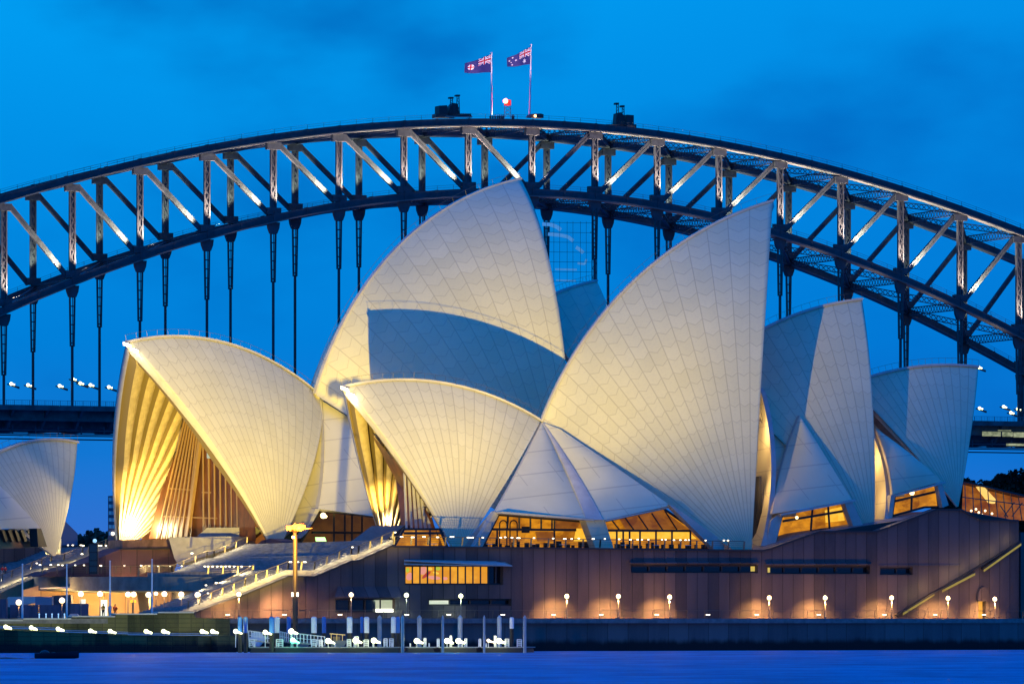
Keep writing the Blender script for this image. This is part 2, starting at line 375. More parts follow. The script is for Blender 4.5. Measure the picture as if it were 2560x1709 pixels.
for o in (0,WT):
    for i in range(-NN+1,NN):
        s=i*PAN; m=MB(); lattice(m,bp_(s,o,zb(s)+1),bp_(s,o,zt(s)-2.2),1.65,.85,BD)
        m.box(bp_(s,o,zt(s)-3.1),BD*1.9,BN*.8,V((0,0,.9))); m.box(bp_(s,o,zb(s)+1.9),BD*1.9,BN*.8,V((0,0,.9)))
        m.build('post',STEELD,bridge)
    for i in range(-NN,NN):
        a,b=(i,i+1)
        if i<0: p,q=bp_(a*PAN+1.4,o,zt(a*PAN)-2.6),bp_(b*PAN-1.2,o,zb(b*PAN)+1.2)
        else: p,q=bp_(b*PAN-1.4,o,zt(b*PAN)-2.6),bp_(a*PAN+1.2,o,zb(a*PAN)+1.2)
        m=MB(); lattice(m,p,q,1.2,.9,BN.cross((q-p).normalized()),fl=.5,pitch=1.1)
        m.build('diagonal',STEELD,bridge)
    for i in range(-NN+1,NN):
        s=i*PAN; z1=zb(s)-1.2; z0=57
        m=MB(); zz=z1-15
        m.prism([bp_(s-1.7,o-.5,z1+.3),bp_(s+1.7,o-.5,z1+.3),bp_(s+1.5,o-.5,z1-1.2),bp_(s+.95,o-.5,z1-2.6),bp_(s-.95,o-.5,z1-2.6),bp_(s-1.5,o-.5,z1-1.2)],BN*1.0)
        if zz>z0:
            for k in (-1,1):
                m.prism([bp_(s+k*.64-.14,o-.4,z1-2.5),bp_(s+k*.64+.14,o-.4,z1-2.5),bp_(s+k*.42+.14,o-.4,zz),bp_(s+k*.42-.14,o-.4,zz)],BN*.8)
            m.prism([bp_(s-.07,o-.4,z1-2.5),bp_(s+.07,o-.4,z1-2.5),bp_(s+.05,o-.4,zz),bp_(s-.05,o-.4,zz)],BN*.3)
            for k in range(6):
                h=z1-2.6-k*2.3; m.box(bp_(s,o,h),BD*(.7-.05*k),BN*.45,V((0,0,.12)))
            m.box(bp_(s,o,(zz+z0)/2),BD*.28,BN*.28,V((0,0,(zz-z0)/2+.3)))
        elif z1>z0: m.box(bp_(s,o,(z1-2+z0)/2),BD*.7,BN*.4,V((0,0,(z1-2-z0)/2)))
        m.build('hanger',STEEL,bridge)
# lateral girders between the two trusses
def truss_girder(m,a,b,ht=1.5,wd=.5):
    a,b=V(a),V(b); L=(b-a).length; d=(b-a)/L; up=V((0,0,1)); n=int(L/1.6)
    m.beam(a+up*ht/2,b+up*ht/2,wd,.22); m.beam(a-up*ht/2,b-up*ht/2,wd,.22)
    for k in range(n):
        p=a+d*L*k/n; q=a+d*L*(k+1)/n; z=1 if k%2 else -1
        m.beam(p+up*z*ht/2,q-up*z*ht/2,.1,.16); m.beam(p-up*z*ht/2,q+up*z*ht/2,.1,.16)
for zf,dz in ((zt,-1.3),(zb,-.2)):
    for i in range(-8,9):
        s=i*PAN; m=MB(); truss_girder(m,bp_(s,1,zf(s)+dz),bp_(s,WT-1,zf(s)+dz),2.0); m.build('cross_girder',STEEL,bridge)
    for i in range(-8,8):
        s0,s1=i*PAN,(i+1)*PAN; sm=(s0+s1)/2; m=MB()
        truss_girder(m,bp_(s0,1,zf(s0)+dz),bp_(s1,WT-1,zf(s1)+dz),1.4); truss_girder(m,bp_(s1,1,zf(s1)+dz),bp_(s0,WT-1,zf(s0)+dz),1.4)
        m.build('cross_brace',STEEL,bridge)
# deck
DZ=57.3
m=MB(); a0,a1=-NN*PAN-420,NN*PAN+420
def dk(m,o0,o1,z0,z1,mi=0): m.prism([bp_(a0,o0,z0),bp_(a1,o0,z0),bp_(a1,o0,z1),bp_(a0,o0,z1)],BN*(o1-o0),mi)
dk(m,-8.5,40,DZ-.9,DZ); dk(m,-8.7,-8.5,DZ-1.1,DZ+.15)
dk(m,-6,-4.6,DZ-3.6,DZ-.9); dk(m,-.6,.6,DZ-5.2,DZ-.9); dk(m,12,13,DZ-4,DZ-.9); dk(m,WT-.6,WT+.6,DZ-5.2,DZ-.9)
for i in range(-NN*2,NN*2+1):
    s=i*PAN/2; m.prism([bp_(s-.3,-8,DZ-1.1),bp_(s-.3,39,DZ-1.1),bp_(s-.3,34,DZ-5.6),bp_(s-.3,-3,DZ-5.6)],BD*.6)
m.build('deck',mat('deck steel',(.05,.075,.07),.7,noise=(1,1,1),nscale=.3,amt=.4),bridge)
m=MB()
for z in (DZ-6.0,DZ-6.9): dk(m,-7.0,-6.85,z-.16,z+.16); dk(m,30,30.2,z-.16,z+.16)
for i in range(-NN*3,NN*3+1):
    s=i*PAN/3; m.beam(bp_(s,-7,DZ-6.9),bp_(s,-7,DZ-4.9),.5 if i%3==0 else .25,.25,up=BD)
m.build('gantry_rail',STEEL,bridge)
m=MB()
for z,h in ((DZ+1.35,.09),(DZ+.25,.05),(DZ+.8,.04)): dk(m,-8.45,-8.38,z-h/2,z+h/2)
for i in range(-NN*9,NN*9):
    s=i*PAN/9; m.beam(bp_(s,-8.4,DZ),bp_(s,-8.4,DZ+1.4),.11 if i%3 else .2,.1,up=BD)
    for k in (1,2,3): m.beam(bp_(s+k*.5,-8.4,DZ+.2),bp_(s+k*.5,-8.4,DZ+1.3),.04,.04,up=BD)
m.build('railing',mat('teal rail paint',(.08,.16,.16),.5),bridge)
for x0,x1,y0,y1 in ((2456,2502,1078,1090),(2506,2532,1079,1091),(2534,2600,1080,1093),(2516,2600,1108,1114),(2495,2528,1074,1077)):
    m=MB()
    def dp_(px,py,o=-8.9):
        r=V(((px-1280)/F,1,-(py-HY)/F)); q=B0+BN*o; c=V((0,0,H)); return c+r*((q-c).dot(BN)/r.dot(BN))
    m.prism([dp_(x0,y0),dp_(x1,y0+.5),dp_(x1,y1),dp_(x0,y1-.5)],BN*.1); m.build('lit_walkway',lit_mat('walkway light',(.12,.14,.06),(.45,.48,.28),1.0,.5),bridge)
for sg in (-1,1):
    for o in (-7,WT+7):
        m=MB(); s=sg*(NN*PAN+12)
        for hw,z0,z1 in ((11,-2,56),(9,56,78),(8,78,86),(6.5,86,89)): m.box(bp_(s,o,(z0+z1)/2),BD*hw,BN*(hw*.62),V((0,0,(z1-z0)/2)))
        m.build('pylon',mat('pylon granite',(.28,.26,.22),.8,noise=(1,1,1),nscale=.4,amt=.15),bridge)
# uplights at the feet of the posts (lit on the photograph) and under the top chord
for i in range(-8,9):
    s=i*PAN; f=lamp('post_uplight','SPOT',bp_(s+3.1,-2.4,zb(s)+1.6),95000,(1,.76,.60),bp_(s+.9,-.4,zb(s)+12),.3,70,.9)
    sgn=-1 if i<=0 else 1
    lamp('brace_uplight','SPOT',bp_(s+sgn*2.2,-3.6,zb(s)+.6),70000,(1,.92,.70),bp_(s+sgn*9,0,zb(s)+11),.3,60,.9)
    lamp('chord_light','SPOT',bp_(s+9,-3.5,zt(s+9)-9),(1300 if i<0 else 600),(1,.86,.62),bp_(s+9,-.5,zt(s+9)-2),.3,150,1)
    lamp('lower_chord_light','SPOT',bp_(s+9,-3,zb(s+9)-7),1300 if i<3 else 1800,(1,.80,.62),bp_(s+9,0,zb(s+9)),.3,140,1)
    lamp('far_post_uplight','SPOT',bp_(s-2.4,WT-3.2,zb(s)+2.0),20000,(.85,1,.8),bp_(s-.6,WT-.5,zb(s)+14),.3,60,.9)
# bracketed street lamps on the hangers
def lamp_thing(px,py,o,label,two=False,emm=None):
    r=V(((px-1280)/F,1,-(py-HY)/F)); q=B0+BN*o; c=V((0,0,H)); k=(q-c).dot(BN)/r.dot(BN); p=c+r*k
    th=thing('deck_lamp',p,label,'street lamp','street lamps along the bridge deck')
    m=MB(); m.prism([p+BD*-.9+V((0,0,-.2)),p+BD*2.2+V((0,0,-1.2)),p+BD*2.2+V((0,0,-.7)),p+BD*-.9+V((0,0,.05))],BN*.6); m.build('bracket',STEELD,th)
    m=MB(); m.ball(p,.42); m.tube([p,p+V((.9,0,-.25))],.2); m.build('lantern',GLOBEW,th)
    return th
for px,py,lb in ((28,959,'star-bright street lamp, first from the left edge on the bridge deck'),(70,962,'small street lamp on the second hanger from the left, facing left'),(149,964,'bright street lamp just left of the third hanger on the bridge deck'),(200.6,957.5,'bright street lamp just right of the third hanger on the bridge deck'),(226,962,'small paired street lamp left of the fourth hanger on the bridge'),(272,967,'bright street lamp on the bridge nearest to the open lit shell'),
    (2449,1020,'bright lamp on the bridge just right of the last low shell'),(2509,1016,'upper lamp of the cluster on the bridge at the right edge'),(2527,1031,'lower lamp of the cluster on the bridge at the right edge'),(2544,1022,'smallest lamp of the cluster, against the right-hand bridge post'),(182,947,'tiny twin signal light above the lamps of the third hanger'),(2447,918,'small white lamp at the tip of the rightmost shell')):
    lamp_thing(px,py,3,lb)
m=MB()
m.bx(-.01,.01,0,.01,0,.01)
# ---- things on the crown of the arch
def cp(px,py,o=0):
    r=V(((px-1280)/F,1,-(py-HY)/F)); q=B0+BN*o; c=V((0,0,H)); return c+r*((q-c).dot(BN)/r.dot(BN))
def crane(x0,x1,y0,y1,flip,label):
    """maintenance crane: cab, machinery house, two lattice masts, lit cradle"""
    base=cp((x0+x1)/2,y1,2); th=thing('maintenance_crane',base,label,'crane','maintenance cranes on top of the arch')
    k=(x1-x0)
    def X(f): return x0+k*(1-f if flip else f)
    def Yp(f): return y0+(y1-y0)*f
    def P(fx,fy,o=2): return cp(X(fx),Yp(fy),o)
    m=MB(); m.prism([P(.0,.83),P(.52,.83),P(.55,1),P(.0,1)],BN*3); m.prism([P(.3,.84),P(.95,.84),P(1,.97),P(.3,.97)],BN*2); m.build('chassis',DARK,th)
    m=MB(); m.prism([P(.08,.48),P(.30,.46),P(.32,.84),P(.08,.84)],BN*3); 
    m.build('cab',DARK,th)
    m=MB(); m.prism([P(.34,.84),P(.40,.50),P(.48,.36),P(.60,.40),P(.64,.84)],BN*2.5); m.build('winch_house',DARK,th)
    for f,yt in ((.42,.10),(.60,.0)):
        m=MB()
        for dx in (-.025,.025):
            m.beam(P(f+dx*1.8,.84),P(f+dx,yt),.16,.16); m.beam(P(f+dx*1.8,.84,4),P(f+dx,yt,3),.16,.16)
        for q in range(7):
            a,b=yt+(.84-yt)*q/7,yt+(.84-yt)*(q+1)/7; sg=1 if q%2 else -1
            m.beam(P(f+.03*sg,a),P(f-.035*sg,b),.12,.12)
        m.prism([P(f-.05,yt),P(f+.06,yt),P(f+.06,yt+.07),P(f-.05,yt+.07)],BN*1.2)
        m.build('mast',DARK,th)
    m=MB(); m.prism([P(.28,.93,.5),P(1.0,.96,.5),P(1.0,1.0,.5),P(.28,.97,.5)],BN*1.2); m.build('cradle',CREAM,th)
    m=MB()
    for q in range(9): m.beam(P(.55+q*.05,.97,.6),P(.55+q*.05,.80,.6),.06,.06)
    m.beam(P(.55,.82,.6),P(.97,.84,.6),.07,.07); m.build('railing',DARK,th)
crane(1091,1181,237,294,False,'dark maintenance crane with twin masts on the arch, left of the flags')
crane(1512,1591,257,322,True,'dark maintenance crane with twin masts on the arch, right of the flags')
p=cp(1269,291,4); be=thing('beacon_tower',p,'small lattice beacon tower with a red lamp between the two flags','beacon')
m=MB()
for dx,dy in ((-.8,0),(.8,0),(-.8,1.6),(.8,1.6)): m.beam(p+V((dx,dy,-.4)),p+V((dx,dy,3)),.12,.12)
for k in range(3):
    for sg in (1,-1): m.beam(p+V((-.8*sg,0,k)),p+V((.8*sg,0,k+1)),.08,.08)
m.build('frame',DARK,be)
m=MB(); m.tube([p+V((0,.8,2.9)),p+V((0,.8,4.3))],.9); m.build('lantern_house',mat('red lamp housing',(.5,.03,.02),.5,emit=(1,.03,.01),es=.9),be)
m=MB(); m.ball(cp(1264,254,4)+V((0,-1,0)),.62); m.build('red_lamp',mat('red beacon',(1,.2,.1),.5,emit=(1,.10,.06),es=25),be)
lamp('beacon_light','POINT',cp(1262,252,4)+V((0,-2.2,.3)),900,(1,.1,.08),size=.4)
# flags
def flag(pole_px,top,bot,tip,label,stars,kind):
    xb,xt=pole_px; base=cp(xb,bot,3); th=thing('flagpole',base,label,'flagpole')
    m=MB(); m.tube([cp(xb,bot,3),cp(xt,top,3)],[.28,.16],8); m.ball(cp(xt,top,3),.3); m.build('pole',WHITE,th)
    nx,ny=80,40; (a,b,c,d)=tip   # hoist top, hoist bottom, fly bottom, fly top in photo pixels
    A,B,C_,D=[cp(q[0],q[1],3) for q in (a,b,c,d)]
    def S(u,v):
        p=(A*(1-v)+B*v)*(1-u)+(D*(1-v)+C_*v)*u
        return p+BN*(math.sin(u*9+v)*.55*u)+V((0,0,math.sin(u*7+1)*.18*u))
    def colr(u,v):
        if u<.5 and v<.5:
            x,y=u*2,v*2
            if abs(x-.5)<.06 or abs(y-.5)<.10: return 1
            if abs(x-.5)<.11 or abs(y-.5)<.18: return 2
            for e in (x-y,x+y-1):
                if abs(e)<.05: return 1
                if abs(e)<.14: return 2
            return 0
        for sx,sy,r in stars:
            dx,dy=(u-sx)*2,(v-sy); rr=math.hypot(dx,dy); an=math.atan2(dy,dx)
            if rr<r*(.72+.28*math.cos(7*an)): return 2
        if kind=='badge':
            dx,dy=(u-.75)*2,(v-.5); rr=math.hypot(dx,dy)
            if rr<.23: return 1 if (abs(dx)<.05 or abs(dy)<.05) else 2
        return 0
    m=MB()
    m.v=[S(i/nx,j/ny) for j in range(ny+1) for i in range(nx+1)]
    for j in range(ny):
        for i in range(nx): k=j*(nx+1)+i; m.f.append([k,k+1,k+nx+2,k+nx+1]); m.mi.append(colr((i+.5)/nx,(j+.5)/ny))
    fo=m.build('flag',[mat('flag blue',(.03,.03,.16),.8),mat('flag red',(.55,.03,.04),.8),mat('flag white',(.8,.78,.76),.8)],th,smooth=True)
    so=fo.modifiers.new('t','SOLIDIFY'); so.thickness=.04
    mid=(A+B)/2
    lamp('flag_light','SPOT',mid+V((-6,-22,-12)),34000,(1,.66,.64),(A+C_)/2,.3,34,.8)
flag((1229,1229),133,287,((1228,136),(1227,181),(1160,184),(1163,160)),'white pole with a dark blue round-badged flag, left of the red beacon',(),'badge')
flag((1324,1328),113,288,((1327,117),(1325,161),(1267,169),(1268,147)),'white pole with a dark blue starred flag, right of the red beacon',((.25,.75,.16),(.75,.2,.08),(.75,.82,.08),(.62,.48,.08),(.88,.42,.08),(.80,.60,.05)),'stars')
p=cp(1342,294,2); mv=thing('service_cabin',p,'low dark service cabin with a small lamp right of the flags on the arch','cabin')
m=MB(); m.prism([cp(1325,292,1),cp(1359,295,1),cp(1359,286,1),cp(1352,284,1),cp(1330,285,1)],BN*3); m.build('hut',DARK,mv)
m=MB(); m.ball(cp(1338,290,.5),.35); m.build('lamp',mat('orange lamp',(1,.5,.2),.5,emit=(1,.45,.15),es=8),mv)
# ------------------------------------------------------------------ shells of the halls
def sphere_c(A,B,C,Rr,inward):
    a=B-A;b=C-A;n=a.cross(b);n2=n.dot(n)
    cc=A+(n.cross(a)*b.dot(b)+b.cross(n)*a.dot(a))/(2*n2)
    h=math.sqrt(max(Rr*Rr-(cc-A).length_squared,0)); n=n/math.sqrt(n2)
    if n.dot(inward)<0: n=-n
    return cc+n*h
def slerp(O,A,B,t):
    a=A-O;b=B-O; w=a.angle(b)
    return O+(a*math.sin((1-t)*w)+b*math.sin(t*w))/math.sin(w)
def uvset(me,name,vals):
    l=me.uv_layers.new(name=name)
    for p in me.polygons:
        for li,vi in zip(p.loop_indices,p.vertices): l.data[li].uv=vals[vi]
class Shell:
    def __init__(s,ax,peak,low,foot,w,Rr):
        s.ax=ax; s.A=ax.at(*peak); s.B=ax.at(*low); s.P=ax.at(foot[0],foot[1],w); s.R=Rr
        s.O=sphere_c(s.P,s.A,s.B,Rr,-ax.n+V((0,0,-.6)))
        k=(s.O-ax.p).dot(ax.n); s.O2=s.O-ax.n*k
    def ridge(s,t): return slerp(s.O2,s.B,s.A,t)
    def pos(s,t,v): return slerp(s.O,s.P,s.ridge(t),v)
    def build(s,parent,ribs=False,N=56,M=44,inner=1.1,name='roof_shell',label=None):
        O=s.O; d0=(s.P-O).normalized()
        def tang(Q):
            q=(Q-s.P); return (q-q.dot(d0)*d0).normalized()
        tA=tang(s.A)
        cols=[i/N for i in range(N+1)]; ang=[tang(s.ridge(t)).angle(tA) if t<1 else 0 for t in cols]
        DT=R(3.65)
        mb=MB(); uv=[]; wd=[]
        v0=.012
        for side in (0,1):
            k=len(mb.v)
            for i,t in enumerate(cols):
                Q=s.ridge(t); L=(Q-O).angle(s.P-O)
                for j in range(M+1):
                    v=v0+(1-v0)*j/M; p=slerp(O,s.P,Q,v); 
                    mb.v.append(s.ax.mir(p) if side else p); uv.append((ang[i]/DT+.001,L*v*s.R)); wd.append((s.R*math.sin(L*v)*DT,0))
            for i in range(N):
                for j in range(M): a=k+i*(M+1)+j; mb.f.append([a,a+1,a+M+2,a+M+1]); mb.mi.append(0)
        # inner skin and rims
        def ins(p,th=inner): 
            q=O+(p-O)*((s.R-th)/s.R); return q
        k=len(mb.v); n1=2*(N+1)*(M+1)
        for side in (0,1):
            for i,t in enumerate(cols):
                Q=s.ridge(t)
                for j in range(M+1):
                    v=v0+(1-v0)*j/M; p=ins(slerp(O,s.P,Q,v),min(inner,.25+inner*v*1.2)); 
                    kk=(p-s.ax.p).dot(s.ax.n)
                    if kk<0: p=p-s.ax.n*kk
                    mb.v.append(s.ax.mir(p) if side else p); uv.append((.5,1.1)); wd.append((3,0))
            b=k+side*(N+1)*(M+1)
            if not ribs:
                for i in range(N):
                    for j in range(M): a=b+i*(M+1)+j; mb.f.append([a,a+M+1,a+M+2,a+1]); mb.mi.append(1)
            for i in (0,N):
                for j in range(M):
                    a=side*(N+1)*(M+1)+i*(M+1)+j; c=b+i*(M+1)+j; mb.f.append([a,a+1,c+1,c]); mb.mi.append(2)
        o=mb.build(name,[TILE,CONC,CREAM],parent,smooth=True)
        if label: o['label']=label
        uvset(o.data,'tile',uv); uvset(o.data,'wid',wd)
        # ridge capping
        m=MB(); n=40; rows=[]
        for i in range(n+1):
            p=s.ridge(i/n); up=(p-s.O2).normalized(); rows.append([p+s.ax.n*q*.35+up*(.10 if abs(q)<1.1 else -.2) for q in (-1.15,-1,1,1.15)])
        m.grid(rows); e=rows[-1]; m.poly([e[0],e[1],e[2],e[3]]); m.build('ridge_cap',CREAM,o)
        m=MB()
        for q in (.9,):
            for i in range(n): m.beam(s.ridge(i/n)+(s.ridge(i/n)-s.O2).normalized()*q,s.ridge((i+1)/n)+(s.ridge((i+1)/n)-s.O2).normalized()*q,.035,.035)
        for i in range(0,n+1,2): up=(s.ridge(i/n)-s.O2).normalized(); m.beam(s.ridge(i/n),s.ridge(i/n)+up*.9,.03,.03,up=(0,1,0))
        m.build('ridge_rail',RAIL,o)
        if ribs:
            # folded concrete ribs fanning from each foot
            m=MB(); tmax=max(ang); nr=int(tmax/DT)+1; sub=8
            # invert ang(t)
            def t_of(a):
                for i in range(N):
                    if ang[i]>=a>=ang[i+1]:
                        f=(ang[i]-a)/max(ang[i]-ang[i+1],1e-6); return (i+f)/N
                return 0
            prof=[.25,.25,1.7,1.9,2.0,2.0,1.9,1.7]; DT=DT*1.6; nr=int(tmax/DT)+1
            for side in (0,1):
                rows=[]
                for r in range(nr*sub):
                    a=min(DT*r/sub,tmax); t=t_of(a) if a>0 else 1.0; Q=s.ridge(t); row=[]
                    L=(Q-O).angle(s.P-O)
                    for j in range(31):
                        v=v0+(.985-v0)*j/30; wdt=min(1,s.R*math.sin(L*v)*DT/1.6)
                        p=ins(slerp(O,s.P,Q,v),.3+.25*wdt+prof[(r)%sub]*wdt*.9)
                        kk=(p-s.ax.p).dot(s.ax.n)
                        if kk<.05: p=p-s.ax.n*(kk-.05)
                        row.append(s.ax.mir(p) if side else p)
                    rows.append(row)
                k0=len(m.mi); m.grid(rows)
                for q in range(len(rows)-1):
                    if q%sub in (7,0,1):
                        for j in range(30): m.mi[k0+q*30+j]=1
            rb=m.build('rib_vault',[CONC,mat('shaded rib groove',(.20,.15,.07),.8)],o,smooth=False)  # groove faces take a darker colour, painted shade between the ribs
        return o
def coons(m,c00,c10,c11,c01,bulge,bdir,n=14,edge=(0,0,0,0)):
    """curved four-cornered patch; edge = sag of each side along bdir"""
    bdir=V(bdir); rows=[]
    for i in range(n+1):
        u=i/n; row=[]
        for j in range(n+1):
            v=j/n
            p=c00*(1-u)*(1-v)+c10*u*(1-v)+c11*u*v+c01*(1-u)*v
            b=bulge*16*u*(1-u)*v*(1-v)/1.0
            b+=edge[0]*4*u*(1-u)*(1-v)+edge[2]*4*u*(1-u)*v+edge[1]*4*v*(1-v)*u+edge[3]*4*v*(1-v)*(1-u)
            row.append(p+bdir*b)
        rows.append(row)
    k=len(m.v); m.grid(rows)
    # thickness
    rows2=[[p-bdir*.7 for p in r] for r in rows]; m.grid(rows2)
    for seq in ([r[0] for r in rows],[r[-1] for r in rows],rows[0],rows[-1]):
        m.grid([seq,[p-bdir*.7 for p in seq]],mi=1)
th_hall=thing('theatre_hall',T.pt(0,0,12.5),'nearer hall of cream tiled shells with the tallest sail-shaped shell at its middle','building')
cn_hall=thing('concert_hall',CM.pt(20,0,12.5),'farther hall behind, cream tiled shells with a wide golden-lit open shell at its left end','building')
Ts=Shell(T,(855,965),(1352,1050),(1143,1392),14,55)
Tm=Shell(T,(1932,500),(1352,1053),(1878,1403),21,66)
T3=Shell(T,(2155,746),(1760,925),(2185,1350),15,68)
T4=Shell(T,(2446,915.5),(2120,960),(2395,1270),10,75)
Cm=Shell(CM,(1301,446),(786,985),(1432,1400),28,54)
Cs=Shell(CS,(316,853),(808,996),(690,1385),16,80)
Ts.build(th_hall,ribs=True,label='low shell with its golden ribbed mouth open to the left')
Tm.build(th_hall,label='tallest pointed shell of the nearer hall')
T3.build(th_hall,label='second pointed shell, half in blue shadow')
T4.build(th_hall,label='lowest shell at the right end, blue shaded')
Cm.build(cn_hall,label='huge pointed shell behind with a curved blue shadow across it')
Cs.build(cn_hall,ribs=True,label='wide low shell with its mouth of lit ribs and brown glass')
# concert hall's next shell, seen in the gap
C3=Shell(CM,(1491,700),(1330,760),(1640,1380),22,70); C3.build(cn_hall,label='dark blue unlit shell seen in the gap between the two tallest')
# ---- side shells of the theatre hall
def tp(px,py,w): return T.at(px,py,w)
def qw(w): return w
m=MB(); up=T.n
apx=tp(1354,1056,.6)
coons(m,apx,tp(1237,1281,15.2),tp(1466,1298,17.5),apx+V((.15,0,-.1)),1.3,up,edge=(.5,.3,.4,0))
m.build('side_shell',[PANEL,CREAM],th_hall,smooth=True)
m=MB(); coons(m,apx+V((.1,-.05,0)),tp(1466,1298,17.6),tp(1509,1299,17.8),apx+V((.3,-.05,0)),.2,up,edge=(.8,0,.8,0)); m.build('crease_rib',[CREAM,CREAM],th_hall,smooth=True)
m=MB(); coons(m,apx+V((.2,0,0)),tp(1509,1299,17.5),tp(1676,1263,18.5),tp(1400,1072,3.5),.8,up,edge=(.6,.2,.3,0)); m.build('side_shell',[PANEL,CREAM],th_hall,smooth=True)
m=MB(); m.prism([tp(1462,1296,17.3),tp(1511,1297,17.3),tp(1535,1372,17.6),tp(1490,1372,17.6)],-T.n*2.2); m.build('pedestal',PANEL,th_hall)
# edge beams round the left and right openings
def strip(m,pts,wd,w0,w1,ax=T):
    """band of width wd px below a pixel polyline"""
    for (x0,y0),(x1,y1) in zip(pts,pts[1:]):
        m.prism([ax.at(x0,y0,w0),ax.at(x1,y1,w0),ax.at(x1,y1+wd,w0),ax.at(x0,y0+wd,w0)],ax.n*(w1-w0))
m=MB(); m.prism([tp(1234,1276,13.2),tp(1246,1287,13.2),tp(1203,1372,13.2),tp(1146,1372,13.2),],-T.n*.5); m.build('foot_return',CREAM,th_hall)
m=MB(); m.prism([tp(1237,1278,15.6),tp(1246,1287,15.6),tp(1203,1372,15.6),tp(1182,1372,15.6),],-T.n*1.5); strip(m,[(1237,1279),(1466,1297)],5,15,17.8); m.build('edge_beam',CREAM,th_hall)
m=MB(); m.prism([tp(1672,1260,18.9),tp(1690,1268,18.9),tp(1805,1350,18.9),tp(1812,1372,18.9),tp(1785,1372,18.9)],-T.n*1.5); strip(m,[(1505,1299),(1674,1263)],4,16.5,18.2); m.build('edge_beam',CREAM,th_hall)
# side shells right of the tallest shell
m=MB(); coons(m,tp(1999,1038,9),tp(1930,1284,16.5),tp(2130,1249,16.5),tp(2001,1040,9),1.0,up,edge=(-1.2,.2,.1,0)); m.build('side_shell',[PANEL,CREAM],th_hall,smooth=True)
m=MB(); coons(m,tp(1898,960,1),tp(1878,1366,8),tp(1914,1364,17.2),tp(1914,978,8.5),.3,T.d,edge=(.0,0,1.55,0)); 
m.build('side_shell',[PANEL,CREAM],th_hall,smooth=True)['label']='narrow crescent side shell lit amber'
m=MB(); m.prism([tp(1912,1366,17),tp(1937,1366,17),tp(1958,1284,16),tp(1950,1281,16),tp(1928,1300,16.4)],-T.n*1.5)
m.prism([tp(2110,1252,17),tp(2128,1248,17),tp(2160,1316,17),tp(2136,1322,17)],-T.n*1.5); strip(m,[(1944,1284),(2130,1248)],5,16,17.2); m.build('edge_beam',CREAM,th_hall)
m=MB(); coons(m,tp(2189,1072,6),tp(2231,1236,11.5),tp(2355,1203,11.5),tp(2192,1072,6),.7,up,edge=(1.0,0,.9,0)); m.build('side_shell',[PANEL,CREAM],th_hall,smooth=True)
m=MB(); coons(m,tp(2172,1060,.5),tp(2178,1308,4),tp(2221,1306,12.5),tp(2190,1078,5.6),.2,T.d,edge=(0,0,1.1,0))
m.build('side_shell',[PANEL,CREAM],th_hall,smooth=True)['label']='small crescent side shell lit amber'
m=MB(); m.prism([tp(2228,1237,12),tp(2238,1236,12),tp(2230,1300,12),tp(2219,1303,12)],-T.n*1.2)
m.prism([tp(2343,1208,12),tp(2353,1203,12),tp(2372,1262,12),tp(2357,1268,12)],-T.n*1.2); strip(m,[(2229,1237),(2355,1204)],4,11,12.2); m.build('edge_beam',CREAM,th_hall)
# dark strip filling the gap behind the tallest shell
m=MB(); m.prism([tp(1899,1190,12),tp(1904,1190,12),tp(1905,1366,12),tp(1889,1366,12)],-T.n*3); m.build('gap_strip',DARK,th_hall)
# amber lights that graze the crescents
lamp('crescent_light','POINT',tp(1886,1080,9.5),900,(1,.62,.25),size=1); lamp('crescent_light','POINT',tp(1880,1210,13),600,(1,.62,.25),size=1)
m=MB(); coons(m,tp(1915,940,3),tp(1925,1295,13),tp(1990,1290,13),tp(2012,1030,6),.3,T.n); m.build('side_shell',[PANEL,CREAM],th_hall,smooth=True)
m=MB(); coons(m,tp(2186,1060,1),tp(2215,1245,9),tp(2262,1240,9),tp(2215,1090,3),.2,T.n); m.build('side_shell',[PANEL,CREAM],th_hall,smooth=True)
lamp('crescent_light','POINT',tp(2168,1150,6),620,(1,.62,.25),size=1); lamp('crescent_light','POINT',tp(2166,1235,9),420,(1,.62,.25),size=1)
# ---- glass walls with lit rooms behind
ORANGE=lit_mat('amber lit foyer',(.28,.075,.003),(.95,.36,.012),.85,.5)
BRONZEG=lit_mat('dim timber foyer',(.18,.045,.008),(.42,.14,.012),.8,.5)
FLOORM=mat('foyer floor',(.2,.12,.06),.6)
def glazed(poly,w,parent,cols,beamy=None,lit=ORANGE,ax=T,depth=3.2,lab=None):
    """room back wall + floor, bronze mullions and a transom in front"""
    m=MB(); m.poly([ax.at(x,y,w-depth) for x,y in poly]); bk=m.build('lit_room',lit,parent)
    m=MB(); bw=.16
    n=len(poly)
    for i in range(n): m.beam(ax.at(*poly[i],w),ax.at(*poly[(i+1)%n],w),.22,.3)
    for (x0,y0,x1,y1) in cols: m.beam(ax.at(x0,y0,w),ax.at(x1,y1,w),bw,.25)
    if beamy:
        for (x0,y0,x1,y1) in beamy: m.beam(ax.at(x0,y0,w+.1),ax.at(x1,y1,w+.1),.3,.32)
    m.build('mullions',DARK,parent)
    return bk
glazed([(1246,1286),(1457,1303),(1476,1372),(1204,1372)],14.2,th_hall,[(1270,1287,1268,1325),(1298,1290,1298,1322),(1326,1292,1326,1322),(1353,1294,1353,1322),(1380,1296,1380,1322),(1386,1297,1386,1372),(1243,1324,1243,1372)],[(1222,1322,1440,1324)])
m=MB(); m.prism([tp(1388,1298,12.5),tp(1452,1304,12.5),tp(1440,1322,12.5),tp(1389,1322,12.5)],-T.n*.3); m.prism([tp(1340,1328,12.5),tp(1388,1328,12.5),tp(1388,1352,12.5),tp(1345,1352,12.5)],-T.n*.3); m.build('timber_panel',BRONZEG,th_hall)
m=MB()
